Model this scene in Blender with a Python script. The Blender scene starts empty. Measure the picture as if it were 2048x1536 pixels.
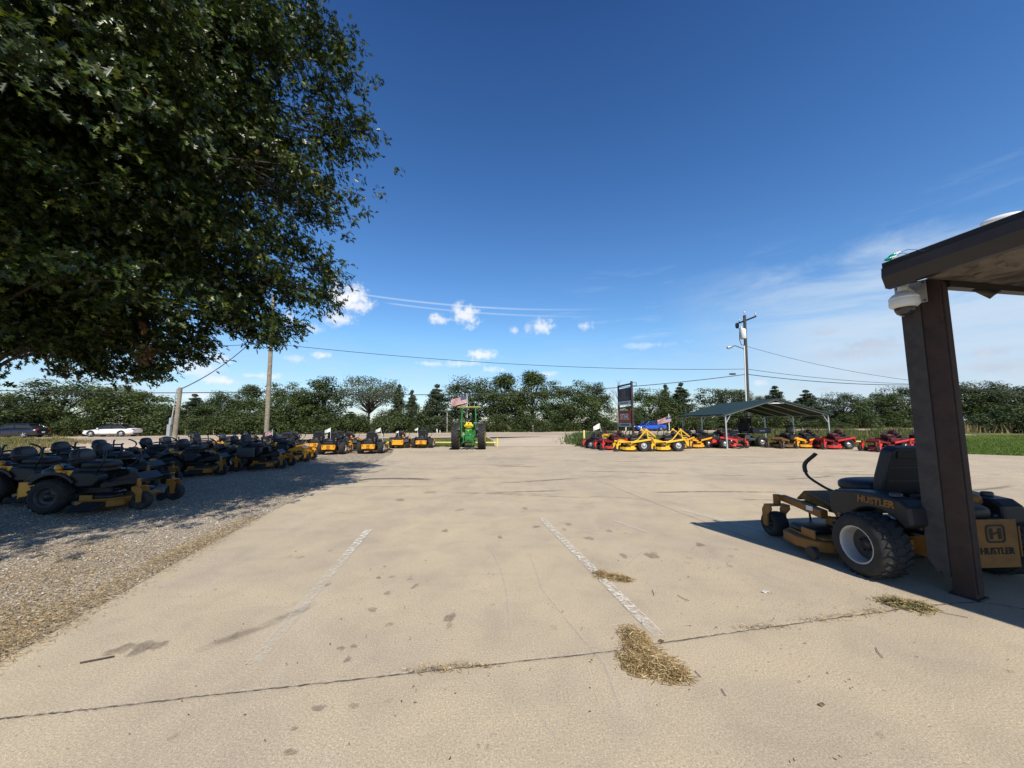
import bpy, bmesh, math, random
import numpy as np
from mathutils import Vector, Matrix, Quaternion
random.seed(7); NR = np.random.default_rng(11)
R_ = math.radians; PI = math.pi
sc = bpy.context.scene
COL = sc.collection

# ------------------------------------------------------------------ camera
FPX, CAMH, TILT, ROLL = 770.0, 1.6, math.atan(77/770.0), R_(0.3)
cam_rot = Matrix.Rotation(PI/2+TILT, 3, 'X') @ Matrix.Rotation(-ROLL, 3, 'Z')
cam_d = bpy.data.cameras.new('camera'); cam = bpy.data.objects.new('camera', cam_d); COL.objects.link(cam)
cam_d.sensor_width = 36; cam_d.sensor_fit = 'HORIZONTAL'; cam_d.lens = 36*FPX/2048.0
cam_d.clip_start = 0.05; cam_d.clip_end = 6000
cam.matrix_world = Matrix.Translation((0, 0, CAMH)) @ cam_rot.to_4x4()
sc.camera = cam
def ray(px, py):
    return cam_rot @ Vector(((px-1024)/FPX, (768-py)/FPX, -1.0))
def G(px, py, z=0.0):
    d = ray(px, py); t = (z-CAMH)/d.z
    return Vector((d.x*t, d.y*t, z))
def D(px, py, Y):
    d = ray(px, py); t = Y/d.y
    return Vector((d.x*t, Y, CAMH+d.z*t))

# ------------------------------------------------------------------ sun and sky
SUN_DIR = Vector((-0.25, 0.87, -1.0)).normalized()      # the way the light travels
sun_d = bpy.data.lights.new('sun', 'SUN'); sun_d.energy = 5.0; sun_d.angle = R_(0.53); sun_d.color = (1.0, 0.93, 0.82)
sun = bpy.data.objects.new('sun', sun_d); COL.objects.link(sun)
sun.rotation_euler = SUN_DIR.to_track_quat('-Z', 'Y').to_euler(); sun.location = (30, -40, 60)
sun_elev = math.asin(-SUN_DIR.z); sun_rot = math.atan2(-SUN_DIR.x, -SUN_DIR.y)
sc.view_settings.view_transform = 'Standard'; sc.view_settings.look = 'None'
sc.view_settings.gamma = 1.0; sc.view_settings.exposure = 0.2

class NT:
    """tiny helper for node trees"""
    def __init__(s, tree): s.t = tree; s.n = tree.nodes; s.l = tree.links
    def new(s, typ, **kw):
        nd = s.n.new(typ)
        for k, v in kw.items():
            if k.startswith('i_'):
                key = k[2:]; key = int(key) if key.isdigit() else key.replace('_', ' ')
                s.set(nd.inputs[key], v)
            else: setattr(nd, k, v)
        return nd
    def set(s, inp, v):
        if isinstance(v, bpy.types.NodeSocket): s.l.new(v, inp)
        else: inp.default_value = v
    def math(s, op, a, b=0.0, c=None, clamp=False):
        nd = s.n.new('ShaderNodeMath'); nd.operation = op; nd.use_clamp = clamp
        s.set(nd.inputs[0], a); s.set(nd.inputs[1], b)
        if c is not None: s.set(nd.inputs[2], c)
        return nd.outputs[0]
    def vmath(s, op, a, b=(0, 0, 0), out=0):
        nd = s.n.new('ShaderNodeVectorMath'); nd.operation = op
        s.set(nd.inputs[0], a); s.set(nd.inputs[1], b)
        return nd.outputs[out]
    def mix(s, fac, a, b, typ='MIX'):
        nd = s.n.new('ShaderNodeMix'); nd.data_type = 'RGBA'; nd.blend_type = typ
        s.set(nd.inputs[0], fac); s.set(nd.inputs[6], a); s.set(nd.inputs[7], b)
        return nd.outputs[2]
    def ramp(s, fac, stops, interp='LINEAR'):
        nd = s.n.new('ShaderNodeValToRGB'); nd.color_ramp.interpolation = interp
        el = nd.color_ramp.elements
        while len(el) < len(stops): el.new(0.5)
        for e, (p, c) in zip(el, stops):
            e.position = p; e.color = c if len(c) == 4 else (*c, 1)
        s.set(nd.inputs[0], fac)
        return nd.outputs[0]
    def noise(s, vec, scale, detail=4, rough=0.55, dist=0.0, out='Fac'):
        nd = s.n.new('ShaderNodeTexNoise')
        if vec is not None: s.set(nd.inputs['Vector'], vec)
        s.set(nd.inputs['Scale'], scale); nd.inputs['Detail'].default_value = detail
        nd.inputs['Roughness'].default_value = rough; nd.inputs['Distortion'].default_value = dist
        return nd.outputs[out]
    def step(s, x, lo, hi):
        nd = s.n.new('ShaderNodeMapRange'); nd.interpolation_type = 'SMOOTHSTEP'
        s.set(nd.inputs[0], x); s.set(nd.inputs[1], lo); s.set(nd.inputs[2], hi)
        return nd.outputs[0]

def az_el(px, py):
    d = ray(px, py).normalized()
    return math.atan2(d.x, d.y), math.asin(d.z)

def make_world():
    w = bpy.data.worlds.new('World'); sc.world = w; w.use_nodes = True
    T = NT(w.node_tree); T.n.clear()
    out = T.new('ShaderNodeOutputWorld'); bg = T.new('ShaderNodeBackground')
    T.l.new(bg.outputs[0], out.inputs[0]); bg.inputs[1].default_value = 0.083
    sky = T.new('ShaderNodeTexSky'); sky.sky_type = 'NISHITA'; sky.sun_disc = False
    sky.sun_elevation = sun_elev; sky.sun_rotation = sun_rot
    sky.altitude = 150; sky.air_density = 1.0; sky.dust_density = 0.25; sky.ozone_density = 3.2
    tc = T.new('ShaderNodeTexCoord'); gen = tc.outputs['Generated']
    nrm = T.vmath('NORMALIZE', gen)
    sep = T.new('ShaderNodeSeparateXYZ'); T.l.new(nrm, sep.inputs[0])
    az = T.math('ARCTAN2', sep.outputs[0], sep.outputs[1]); el = T.math('ARCSINE', sep.outputs[2])
    cmb = T.new('ShaderNodeCombineXYZ'); T.l.new(az, cmb.inputs[0]); T.l.new(el, cmb.inputs[1])
    ae = cmb.outputs[0]
    # deeper blue towards the zenith, paler low down; dimmed above the frame to weaken shadow fill
    elr = T.ramp(T.math('DIVIDE', el, 1.4), [(0.0, (1.20, 1.24, 1.24)), (0.07, (1.15, 1.34, 1.48)), (0.15, (1.10, 1.52, 1.74)), (0.27, (0.88, 1.36, 1.76)), (0.42, (0.66, 1.14, 1.62)), (0.6, (0.47, 0.86, 1.34)), (0.75, (0.22, 0.38, 0.72)), (1.0, (0.12, 0.20, 0.42))])
    col = T.mix(1.0, sky.outputs[0], elr, 'MULTIPLY')
    # ---- high thin cirrus: streaks stretched across the western sky
    st = T.new('ShaderNodeMapping'); T.l.new(ae, st.inputs[0]); st.inputs['Rotation'].default_value = (0, 0, R_(-17)); st.inputs['Scale'].default_value = (2.2, 9.0, 1)
    n1 = T.noise(st.outputs[0], 1.6, 7, 0.62, 0.5)
    st2 = T.new('ShaderNodeMapping'); T.l.new(ae, st2.inputs[0]); st2.inputs['Rotation'].default_value = (0, 0, R_(12)); st2.inputs['Scale'].default_value = (2.5, 16.0, 1)
    n2 = T.noise(st2.outputs[0], 2.3, 6, 0.6, 0.3)
    a0 = az_el(1290, 700)[0]; a1 = az_el(1750, 640)[0]
    e_hi = az_el(1700, 500)[1]; e_lo = az_el(1700, 610)[1]
    side = T.step(az, a0, a1)
    band = T.math('SUBTRACT', 1.0, T.step(T.math('ADD', el, T.math('MULTIPLY', T.math('SUBTRACT', n1, 0.5), 0.42)), e_lo-0.05, e_hi+0.04))
    veil = T.math('MULTIPLY', T.math('MULTIPLY', side, band), T.math('ADD', 0.42, T.math('MULTIPLY', n2, 0.75)), clamp=True)
    low = T.math('MULTIPLY', T.math('SUBTRACT', 1.0, T.step(el, 0.03, 0.26)), T.math('ADD', 0.05, T.math('MULTIPLY', T.step(n1, 0.36, 0.72), 0.52)))
    veil = T.math('MAXIMUM', veil, low)
    streak = T.math('MULTIPLY', T.math('MULTIPLY', T.step(n2, 0.53, 0.74), T.step(az, az_el(900, 700)[0], az_el(1300, 700)[0])), T.math('MULTIPLY', T.math('SUBTRACT', 1.0, T.step(el, 0.12, 0.45)), 0.42))
    veil = T.math('MAXIMUM', veil, streak)
    col = T.mix(veil, col, (6.6, 7.9, 9.4, 1))
    # ---- contrails
    def line(c, p, q, wdt, amt):
        (ax, ay), (bx, by) = az_el(*p), az_el(*q)
        dx, dy = bx-ax, by-ay; L = math.hypot(dx, dy); ux, uy = dx/L, dy/L
        rx = T.math('SUBTRACT', az, ax); ry = T.math('SUBTRACT', el, ay)
        u = T.math('ADD', T.math('MULTIPLY', rx, ux), T.math('MULTIPLY', ry, uy))
        v = T.math('ABSOLUTE', T.math('SUBTRACT', T.math('MULTIPLY', ry, ux), T.math('MULTIPLY', rx, uy)))
        # thin lines bow slightly: az/el is curved against a straight trail
        m = T.math('MULTIPLY', T.math('SUBTRACT', 1.0, T.step(v, wdt*0.2, wdt)), T.math('MULTIPLY', T.step(u, 0, 0.05), T.math('SUBTRACT', 1.0, T.step(u, L*0.45, L))))
        m = T.math('MULTIPLY', m, T.math('MULTIPLY', T.math('ADD', 0.35, n2), amt), clamp=True)
        return T.mix(m, c, (8.5, 9.6, 10.8, 1))
    col = line(col, (700, 585), (1260, 616), 0.0032, 0.42)
    col = line(col, (760, 604), (1230, 632), 0.0030, 0.34)
    # ---- small cumulus, each at its own bearing
    clouds = [(698, 594, 42, 24, 1), (722, 612, 26, 13, .85), (678, 638, 32, 14, .8), (876, 638, 19, 11, .85), (932, 628, 27, 19, .9), (915, 617, 12, 13, .6), (1076, 653, 28, 13, .8), (1028, 660, 9, 6, .6),
              (1166, 652, 20, 8, .6), (965, 709, 28, 8, .9), (645, 711, 18, 7, .9), (593, 718, 19, 7, .6), (628, 656, 20, 10, .5), (446, 761, 36, 9, .9), (440, 717, 34, 12, .6), (520, 752, 34, 6, .65),
              (860, 727, 28, 5, .6), (925, 727, 34, 7, .6), (990, 739, 20, 6, .7), (1095, 748, 20, 6, .6), (395, 735, 50, 18, .55), (580, 640, 16, 17, .55), (395, 790, 26, 7, .6),
              (1650, 664, 30, 7, .8), (1745, 688, 80, 16, .9), (1860, 672, 52, 16, .8), (1700, 708, 90, 12, .75), (1980, 704, 50, 9, .8), (2000, 735, 90, 16, .7), (1790, 742, 90, 12, .5), (1590, 774, 22, 5, .6), (1520, 767, 14, 6, .6), (1650, 778, 18, 4, .6), (1300, 690, 50, 6, .35)]
    wob = T.noise(ae, 15.0, 6, 0.62, 0.0)
    wob2 = T.noise(ae, 60.0, 4, 0.6, 0.0)
    wb = T.math('ADD', T.math('MULTIPLY', T.math('SUBTRACT', wob, 0.5), 2.3), T.math('MULTIPLY', T.math('SUBTRACT', wob2, 0.5), 1.3))
    acc = None; shade = None
    for (px, py, rx, ry, am) in clouds:
        ca, ce = az_el(px, py)
        wa = abs(az_el(px+rx, py)[0]-az_el(px-rx, py)[0])/2*1.25; we = abs(az_el(px, py+ry)[1]-az_el(px, py-ry)[1])/2*1.3
        q = T.vmath('SUBTRACT', ae, (ca, ce, 0)); q = T.vmath('MULTIPLY', q, (1/wa, 1/we, 0))
        ln = T.vmath('LENGTH', q, out=1)
        m = T.math('MULTIPLY', T.step(T.math('SUBTRACT', T.math('ADD', 1.0, wb), ln), -0.12, 1.0), am)
        acc = m if acc is None else T.math('MAXIMUM', acc, m)
    grey = T.step(az, az_el(1450, 650)[0], az_el(1640, 650)[0])       # the western cloud banks are seen against light
    ccol = T.mix(T.math('MULTIPLY', grey, T.math('SUBTRACT', 1.15, wob)), (10.2, 10.4, 10.9, 1), (3.4, 4.6, 6.3, 1))
    col = T.mix(acc, col, ccol)
    T.l.new(col, bg.inputs[0])
make_world()

# ------------------------------------------------------------------ materials
MATS = {}
def mat(name, col, rough=0.6, metal=0.0, var=0.12, scale=9.0, bump=0.0, bscale=60.0, spec=0.5, dirt=None, coat=0.0):
    if name in MATS: return MATS[name]
    m = bpy.data.materials.new(name); m.use_nodes = True; MATS[name] = m
    T = NT(m.node_tree); p = T.n['Principled BSDF']
    tc = T.new('ShaderNodeTexCoord'); o = tc.outputs['Object']
    n = T.noise(o, scale, 5, 0.6)
    dk = tuple(c*(1-var*1.6) for c in col); lt = tuple(min(1, c*(1+var)) for c in col)
    c = T.ramp(n, [(0.3, dk), (0.7, lt)])
    if dirt:
        dn = T.noise(o, scale*0.45, 6, 0.7)
        c = T.mix(T.math('MULTIPLY', T.step(dn, 0.48, 0.74), dirt[1]), c, (*dirt[0], 1))
    T.l.new(c, p.inputs['Base Color'])
    T.l.new(T.math('ADD', rough-0.08, T.math('MULTIPLY', n, 0.16)), p.inputs['Roughness'])
    p.inputs['Metallic'].default_value = metal; p.inputs['Specular IOR Level'].default_value = spec
    if coat: p.inputs['Coat Weight'].default_value = coat; p.inputs['Coat Roughness'].default_value = 0.08
    if bump:
        b = T.new('ShaderNodeBump'); b.inputs['Strength'].default_value = bump; b.inputs['Distance'].default_value = 0.01
        T.l.new(T.noise(o, bscale, 4, 0.6), b.inputs['Height']); T.l.new(b.outputs[0], p.inputs['Normal'])
    return m

DUST = ((0.20, 0.16, 0.11), 0.35)
M_tyre = mat('tyre_rubber', (0.022, 0.022, 0.023), 0.85, var=0.2, dirt=((0.09, 0.075, 0.055), 0.4), bump=0.15)
M_black = mat('black_plastic', (0.014, 0.014, 0.015), 0.5, dirt=((0.05, 0.043, 0.036), 0.3))
M_dkgrey = mat('dark_grey_plastic', (0.05, 0.052, 0.056), 0.5, dirt=((0.12, 0.10, 0.08), 0.25))
M_vinyl = mat('seat_vinyl', (0.020, 0.020, 0.022), 0.55, bump=0.1, bscale=120)
M_greyvin = mat('grey_seat_vinyl', (0.055, 0.056, 0.06), 0.5, bump=0.1, bscale=120)
M_yel = mat('yellow_paint', (0.80, 0.36, 0.022), 0.38, var=0.06, dirt=((0.30, 0.17, 0.05), 0.3), coat=0.3)
M_yel2 = mat('lemon_yellow_paint', (0.80, 0.46, 0.022), 0.35, var=0.05, dirt=((0.35, 0.22, 0.05), 0.15), coat=0.3)
M_shadeyel = mat('worn_shaded_yellow', (0.27, 0.12, 0.022), 0.6, var=0.15, dirt=((0.10, 0.055, 0.02), 0.6))  # worn yellow, its colour darkened further to stand for the canopy's shade
M_red = mat('red_paint', (0.60, 0.040, 0.032), 0.38, var=0.08, dirt=DUST, coat=0.3)
M_maroon = mat('maroon_vinyl', (0.070, 0.012, 0.016), 0.55)
M_orange = mat('orange_paint', (0.75, 0.20, 0.02), 0.4, var=0.05)
M_silver = mat('silver_metal', (0.62, 0.62, 0.62), 0.35, 0.7, var=0.05)
M_white = mat('white_paint', (0.78, 0.78, 0.76), 0.45, var=0.03)
M_dkmetal = mat('dark_metal', (0.045, 0.045, 0.048), 0.45, 0.4)
M_galv = mat('galvanised_steel', (0.52, 0.54, 0.55), 0.45, 0.6, var=0.1, scale=30)
M_green = mat('green_paint', (0.015, 0.19, 0.035), 0.35, var=0.08, coat=0.3)
M_tyel = mat('tractor_yellow_paint', (0.85, 0.62, 0.01), 0.4, var=0.05)
M_pyel = mat('pale_yellow_paint', (0.66, 0.58, 0.20), 0.5, var=0.06, dirt=((0.4, 0.33, 0.15), 0.3))
M_glass = mat('dark_window_glass', (0.012, 0.015, 0.018), 0.06, var=0.0, spec=0.8)
M_lamp = mat('clear_lamp_lens', (0.75, 0.75, 0.72), 0.15)
M_redlens = mat('red_lamp_lens', (0.45, 0.012, 0.012), 0.2)
M_polewood = mat('weathered_pole_wood', (0.27, 0.23, 0.17), 0.85, var=0.25, scale=6, bump=0.4, bscale=18)
M_dkpole = mat('dark_pole_wood', (0.058, 0.056, 0.052), 0.85, var=0.25, scale=5, bump=0.4, bscale=18)
M_wire = mat('wire_insulation', (0.03, 0.032, 0.035), 0.6)
M_logo = mat('logo_black', (0.012, 0.012, 0.012), 0.5)
M_woodbrown = mat('dark_stained_wood', (0.042, 0.022, 0.017), 0.7, var=0.3, scale=7, bump=0.3, bscale=30, dirt=((0.075, 0.045, 0.034), 0.4))
M_woodgrey = mat('weathered_grey_board', (0.058, 0.052, 0.050), 0.8, var=0.25, scale=9, bump=0.35, bscale=30, dirt=((0.09, 0.075, 0.068), 0.5))
M_fascia = mat('brown_fascia_metal', (0.028, 0.024, 0.026), 0.42, var=0.15, scale=3)
M_conc_old = mat('kerb_concrete', (0.42, 0.38, 0.31), 0.9, var=0.15, bump=0.4)
M_bark = mat('bark', (0.075, 0.058, 0.045), 0.9, var=0.3, scale=8, bump=0.6, bscale=20)
M_greybark = mat('dead_grey_bark', (0.30, 0.27, 0.24), 0.9, var=0.2)
M_trgreen = mat('green_roof_metal', (0.015, 0.034, 0.030), 0.55, 0.0, var=0.12, scale=1.2)
M_bulb = mat('green_bulb_glass', (0.0, 0.30, 0.20), 0.15, var=0.05)

# ------------------------------------------------------------------ mesh building
class MB:
    def __init__(s): s.v = []; s.f = []; s.m = []; s.s = []
    def add(s, vs, fs, mi=0, smooth=False, M=None):
        b = len(s.v)
        s.v.extend([tuple(M @ Vector(p)) for p in vs] if M is not None else [tuple(p) for p in vs])
        s.f.extend([tuple(b+i for i in f) for f in fs])
        s.m.extend([mi]*len(fs)); s.s.extend([smooth]*len(fs))
        return s
    def box(s, c, d, mi=0, bev=0.0, M=None, seg=2):
        bm = bmesh.new(); bmesh.ops.create_cube(bm, size=1.0)
        for v in bm.verts: v.co = Vector((v.co.x*d[0]+c[0], v.co.y*d[1]+c[1], v.co.z*d[2]+c[2]))
        if bev: bmesh.ops.bevel(bm, geom=bm.edges[:], offset=min(bev, min(d)*0.45), segments=seg, profile=0.5, affect='EDGES')
        s.from_bm(bm, mi, False, M); bm.free(); return s
    def from_bm(s, bm, mi=0, smooth=False, M=None):
        bm.verts.index_update()
        s.add([v.co[:] for v in bm.verts], [[v.index for v in f.verts] for f in bm.faces], mi, smooth, M)
    def prism(s, poly, ax, lo, hi, mi=0, bev=0.0, M=None, smooth=False):
        """poly: 2-D outline; ax: axis it is extruded along"""
        n = len(poly)
        def P(a, b, h): return {'y': (a, h, b), 'x': (h, a, b), 'z': (a, b, h)}[ax]
        bm = bmesh.new()
        A = [bm.verts.new(P(a, b, lo)) for a, b in poly]; B = [bm.verts.new(P(a, b, hi)) for a, b in poly]
        bm.faces.new(A); bm.faces.new(B[::-1])
        for i in range(n): bm.faces.new((A[i], B[i], B[(i+1) % n], A[(i+1) % n]))
        bmesh.ops.recalc_face_normals(bm, faces=bm.faces[:])
        if bev:
            es = [e for e in bm.edges if len(e.link_faces) == 2 and e.calc_face_angle(0) > 0.6]
            bmesh.ops.bevel(bm, geom=es, offset=bev, segments=2, profile=0.5, affect='EDGES')
        s.from_bm(bm, mi, smooth, M); bm.free(); return s
    def tube(s, path, r, n=8, mi=0, M=None, caps=True, closed=False):
        P = [Vector(p) for p in path]; k = len(P)
        rs = r if isinstance(r, (list, tuple)) else [r]*k
        vs = []; up = None
        for i in range(k):
            t = (P[(i+1) % k]-P[i-1]) if closed else (P[min(i+1, k-1)]-P[max(i-1, 0)])
            t = t.normalized() if t.length > 1e-9 else Vector((0, 0, 1))
            if up is None: up = t.orthogonal().normalized()
            else:
                up = up-t*up.dot(t)
                up = up.normalized() if up.length > 1e-6 else t.orthogonal().normalized()
            w = t.cross(up)
            for j in range(n):
                a = 2*PI*j/n; vs.append(P[i]+(up*math.cos(a)+w*math.sin(a))*rs[i])
        fs = []
        for i in range(k if closed else k-1):
            i2 = (i+1) % k
            for j in range(n): fs.append((i*n+j, i*n+(j+1) % n, i2*n+(j+1) % n, i2*n+j))
        s.add(vs, fs, mi, n > 4, M)
        if caps and not closed:
            s.add([vs[j] for j in range(n)], [tuple(range(n))[::-1]], mi, False, M)
            s.add([vs[(k-1)*n+j] for j in range(n)], [tuple(range(n))], mi, False, M)
        return s
    def cyl(s, p0, p1, r0, r1=None, n=16, mi=0, M=None): return s.tube([p0, p1], [r0, r0 if r1 is None else r1], n, mi, M)
    def lathe(s, prof, c=(0, 0, 0), ax='y', n=28, mi=0, M=None, smooth=True, cap=False):
        vs = []; k = len(prof)
        for (r, h) in prof:
            for j in range(n):
                a = 2*PI*j/n; x, z = r*math.cos(a), r*math.sin(a)
                p = {'y': (x, h, z), 'z': (x, z, h), 'x': (h, x, z)}[ax]
                vs.append((p[0]+c[0], p[1]+c[1], p[2]+c[2]))
        fs = [(i*n+j, i*n+(j+1) % n, (i+1)*n+(j+1) % n, (i+1)*n+j) for i in range(k-1) for j in range(n)]
        s.add(vs, fs, mi, smooth, M); return s
    def blob(s, c, d, e=2.6, mi=0, M=None, nu=20, nv=12):
        """superellipsoid: a soft cushion"""
        vs = []; f = lambda v, p: math.copysign(abs(v)**p, v); q = 2.0/e
        for i in range(nv+1):
            t = -PI/2+PI*i/nv
            for j in range(nu):
                a = 2*PI*j/nu
                vs.append((c[0]+d[0]/2*f(math.cos(t), q)*f(math.cos(a), q), c[1]+d[1]/2*f(math.cos(t), q)*f(math.sin(a), q), c[2]+d[2]/2*f(math.sin(t), q)))
        fs = [(i*nu+j, i*nu+(j+1) % nu, (i+1)*nu+(j+1) % nu, (i+1)*nu+j) for i in range(nv) for j in range(nu)]
        s.add(vs, fs, mi, True, M); return s
    def build(s, name, mats, parent=None, loc=None):
        me = bpy.data.meshes.new(name); me.from_pydata(s.v, [], s.f)
        mats = mats if isinstance(mats, (list, tuple)) else [mats]
        for m in mats: me.materials.append(m)
        me.polygons.foreach_set('material_index', s.m); me.polygons.foreach_set('use_smooth', s.s)
        me.update()
        o = bpy.data.objects.new(name, me); COL.objects.link(o)
        if parent is not None: o.parent = parent
        if loc is not None: o.location = loc
        return o
def np_mesh(name, verts, k, mats, parent=None, mi=None, smooth=False, attr=None):
    """verts (N*k,3): N faces of k corners each"""
    me = bpy.data.meshes.new(name); n = len(verts)//k
    me.vertices.add(n*k); me.vertices.foreach_set('co', np.ascontiguousarray(verts, dtype=np.float32).ravel())
    me.loops.add(n*k); me.loops.foreach_set('vertex_index', np.arange(n*k, dtype=np.int32))
    me.polygons.add(n); me.polygons.foreach_set('loop_start', np.arange(0, n*k, k, dtype=np.int32))
    me.polygons.foreach_set('loop_total', np.full(n, k, dtype=np.int32))
    for m in (mats if isinstance(mats, (list, tuple)) else [mats]): me.materials.append(m)
    if mi is not None: me.polygons.foreach_set('material_index', np.asarray(mi, dtype=np.int32))
    if attr is not None:
        a = me.attributes.new('tint', 'FLOAT', 'POINT'); a.data.foreach_set('value', np.asarray(attr, dtype=np.float32))
    me.update(calc_edges=True); me.validate()
    o = bpy.data.objects.new(name, me); COL.objects.link(o)
    if parent is not None: o.parent = parent
    return o

def tag(o, label=None, cat=None, group=None, kind=None):
    if label: o['label'] = label
    if cat: o['category'] = cat
    if group: o['group'] = group
    if kind: o['kind'] = kind
    return o
def thing(name, label, cat, loc=(0, 0, 0), rz=0.0, group=None):
    o = bpy.data.objects.new(name, None); COL.objects.link(o); o.empty_display_size = 0.2
    o.location = loc; o.rotation_euler = (0, 0, rz)
    return tag(o, label, cat, group)
def dup(o, loc, rz=0.0, label=None, scale=None):
    r = o.copy(); COL.objects.link(r); r.location = loc; r.rotation_euler = (0, 0, rz)
    if scale: r.scale = scale if isinstance(scale, tuple) else (scale,)*3
    if label: r['label'] = label
    for ch in list(o.children):
        c = ch.copy(); COL.objects.link(c); c.parent = r
        for g in list(ch.children):
            d = g.copy(); COL.objects.link(d); d.parent = c
    return r
def smooth(P, n=5):
    P = [Vector(p) for p in P]; out = []
    for i in range(len(P)-1):
        a, b, c, d = P[max(i-1, 0)], P[i], P[i+1], P[min(i+2, len(P)-1)]
        for k in range(n):
            t = k/n; out.append(0.5*((2*b)+(c-a)*t+(2*a-5*b+4*c-d)*t*t+(3*b-a-3*c+d)*t*t*t))
    return out+[P[-1]]
def text_part(name, s, size, M, m, parent, ext=0.002, align='CENTER', bold=0.0, shear=0.0):
    cu = bpy.data.curves.new('lettering', 'FONT'); cu.body = s; cu.size = size; cu.extrude = ext; cu.align_x = align; cu.align_y = 'CENTER'
    cu.offset = bold; cu.shear = shear; cu.resolution_u = 3
    t = bpy.data.objects.new('tmp', cu); me = bpy.data.meshes.new_from_object(t)
    bpy.data.objects.remove(t); bpy.data.curves.remove(cu)
    me.name = name; me.transform(M); me.materials.clear(); me.materials.append(m)
    o = bpy.data.objects.new(name, me); COL.objects.link(o); o.parent = parent
    return o
# ------------------------------------------------------------------ ground
RD = Vector((0.982, 0.191)); RN = Vector((-0.191, 0.982))     # the highway runs along RD
def sm(t): t = max(0, min(1, t)); return t*t*(3-2*t)
def zg(x, y):
    s = -0.191*x+0.982*y
    return 0.22*sm((s-27.5)/6.0)
def zg_np(x, y):
    s = -0.191*x+0.982*y; t = np.clip((s-27.5)/6.0, 0, 1)
    return 0.22*t*t*(3-2*t)
def ground_mat(name, stops, scale, bump, bscale, fine=None, rough=0.95):
    m = bpy.data.materials.new(name); m.use_nodes = True
    T = NT(m.node_tree); p = T.n['Principled BSDF']; o = T.new('ShaderNodeTexCoord').outputs['Object']
    n = T.noise(o, scale, 8, 0.62, 0.3); c = T.ramp(n, stops)
    if fine:
        f = T.noise(o, fine[0], 3, 0.7); c = T.mix(fine[1], c, T.ramp(f, [(0.3, (0.45,)*3), (0.7, (1.5,)*3)]), 'MULTIPLY')
    T.l.new(c, p.inputs['Base Color']); p.inputs['Roughness'].default_value = rough; p.inputs['Specular IOR Level'].default_value = 0.25
    b = T.new('ShaderNodeBump'); b.inputs['Strength'].default_value = bump; b.inputs['Distance'].default_value = 0.02
    T.l.new(T.noise(o, bscale, 5, 0.7), b.inputs['Height']); T.l.new(b.outputs[0], p.inputs['Normal'])
    return m
M_earth = ground_mat('grassy_earth', [(0.25, (0.075, 0.085, 0.022)), (0.5, (0.12, 0.12, 0.04)), (0.75, (0.20, 0.165, 0.085))], 0.35, 0.6, 9.0, (24.0, 0.7))

def concrete_mat():
    m = bpy.data.materials.new('lot_concrete'); m.use_nodes = True
    T = NT(m.node_tree); p = T.n['Principled BSDF']; o = T.new('ShaderNodeTexCoord').outputs['Object']
    big = T.noise(o, 0.33, 6, 0.6, 0.6); med = T.noise(o, 1.7, 6, 0.65, 0.4)
    c = T.ramp(big, [(0.28, (0.385, 0.327, 0.252)), (0.50, (0.448, 0.376, 0.272)), (0.70, (0.492, 0.415, 0.289))])
    g = T.ramp(med, [(0.32, (0.87, 0.87, 0.89)), (0.52, (1.0, 1.0, 1.0)), (0.74, (1.09, 1.07, 1.03))])
    c = T.mix(1.0, c, g, 'MULTIPLY')
    # drag marks lie across the lot, drawn out along x
    mp = T.new('ShaderNodeMapping'); T.l.new(o, mp.inputs[0]); mp.inputs['Scale'].default_value = (0.28, 1.6, 1); mp.inputs['Rotation'].default_value = (0, 0, R_(6))
    dr = T.noise(mp.outputs[0], 1.5, 6, 0.7, 0.6)
    c = T.mix(T.math('MULTIPLY', T.step(dr, 0.54, 0.76), 0.45), c, (0.33, 0.28, 0.225, 1))
    mp2 = T.new('ShaderNodeMapping'); T.l.new(o, mp2.inputs[0]); mp2.inputs['Scale'].default_value = (1.2, 0.3, 1); mp2.inputs['Rotation'].default_value = (0, 0, R_(-9))
    wr = T.noise(mp2.outputs[0], 1.2, 5, 0.6, 0.4)
    c = T.mix(T.math('MULTIPLY', T.step(wr, 0.52, 0.75), 0.45), c, (0.50, 0.435, 0.335, 1))
    # exposed sand and aggregate
    f1 = T.noise(o, 80.0, 4, 0.8); f2 = T.noise(o, 230.0, 2, 0.7)
    sp = T.ramp(f1, [(0.30, (0.42, 0.38, 0.35)), (0.43, (0.86, 0.85, 0.84)), (0.56, (1.05, 1.05, 1.05)), (0.70, (1.55, 1.54, 1.50))])
    c = T.mix(T.math('ADD', 0.55, T.math('MULTIPLY', med, 0.7), clamp=True), c, sp, 'MULTIPLY')
    c = T.mix(0.85, c, T.ramp(f2, [(0.30, (0.46, 0.44, 0.42)), (0.46, (0.95,)*3), (0.56, (1.05,)*3), (0.70, (1.58,)*3)]), 'MULTIPLY')
    vo = T.new('ShaderNodeTexVoronoi'); T.l.new(o, vo.inputs['Vector']); vo.inputs['Scale'].default_value = 11.0; vo.inputs['Randomness'].default_value = 1
    fl = T.math('MULTIPLY', T.math('LESS_THAN', vo.outputs['Distance'], 0.10), T.step(med, 0.45, 0.62))
    c = T.mix(T.math('MULTIPLY', fl, 0.55), c, (0.15, 0.115, 0.09, 1))
    T.l.new(c, p.inputs['Base Color']); p.inputs['Roughness'].default_value = 0.9; p.inputs['Specular IOR Level'].default_value = 0.2
    b = T.new('ShaderNodeBump'); b.inputs['Strength'].default_value = 0.5; b.inputs['Distance'].default_value = 0.006
    T.l.new(T.math('ADD', f1, T.math('MULTIPLY', med, 0.8)), b.inputs['Height']); T.l.new(b.outputs[0], p.inputs['Normal'])
    return m
M_conc = concrete_mat()

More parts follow.
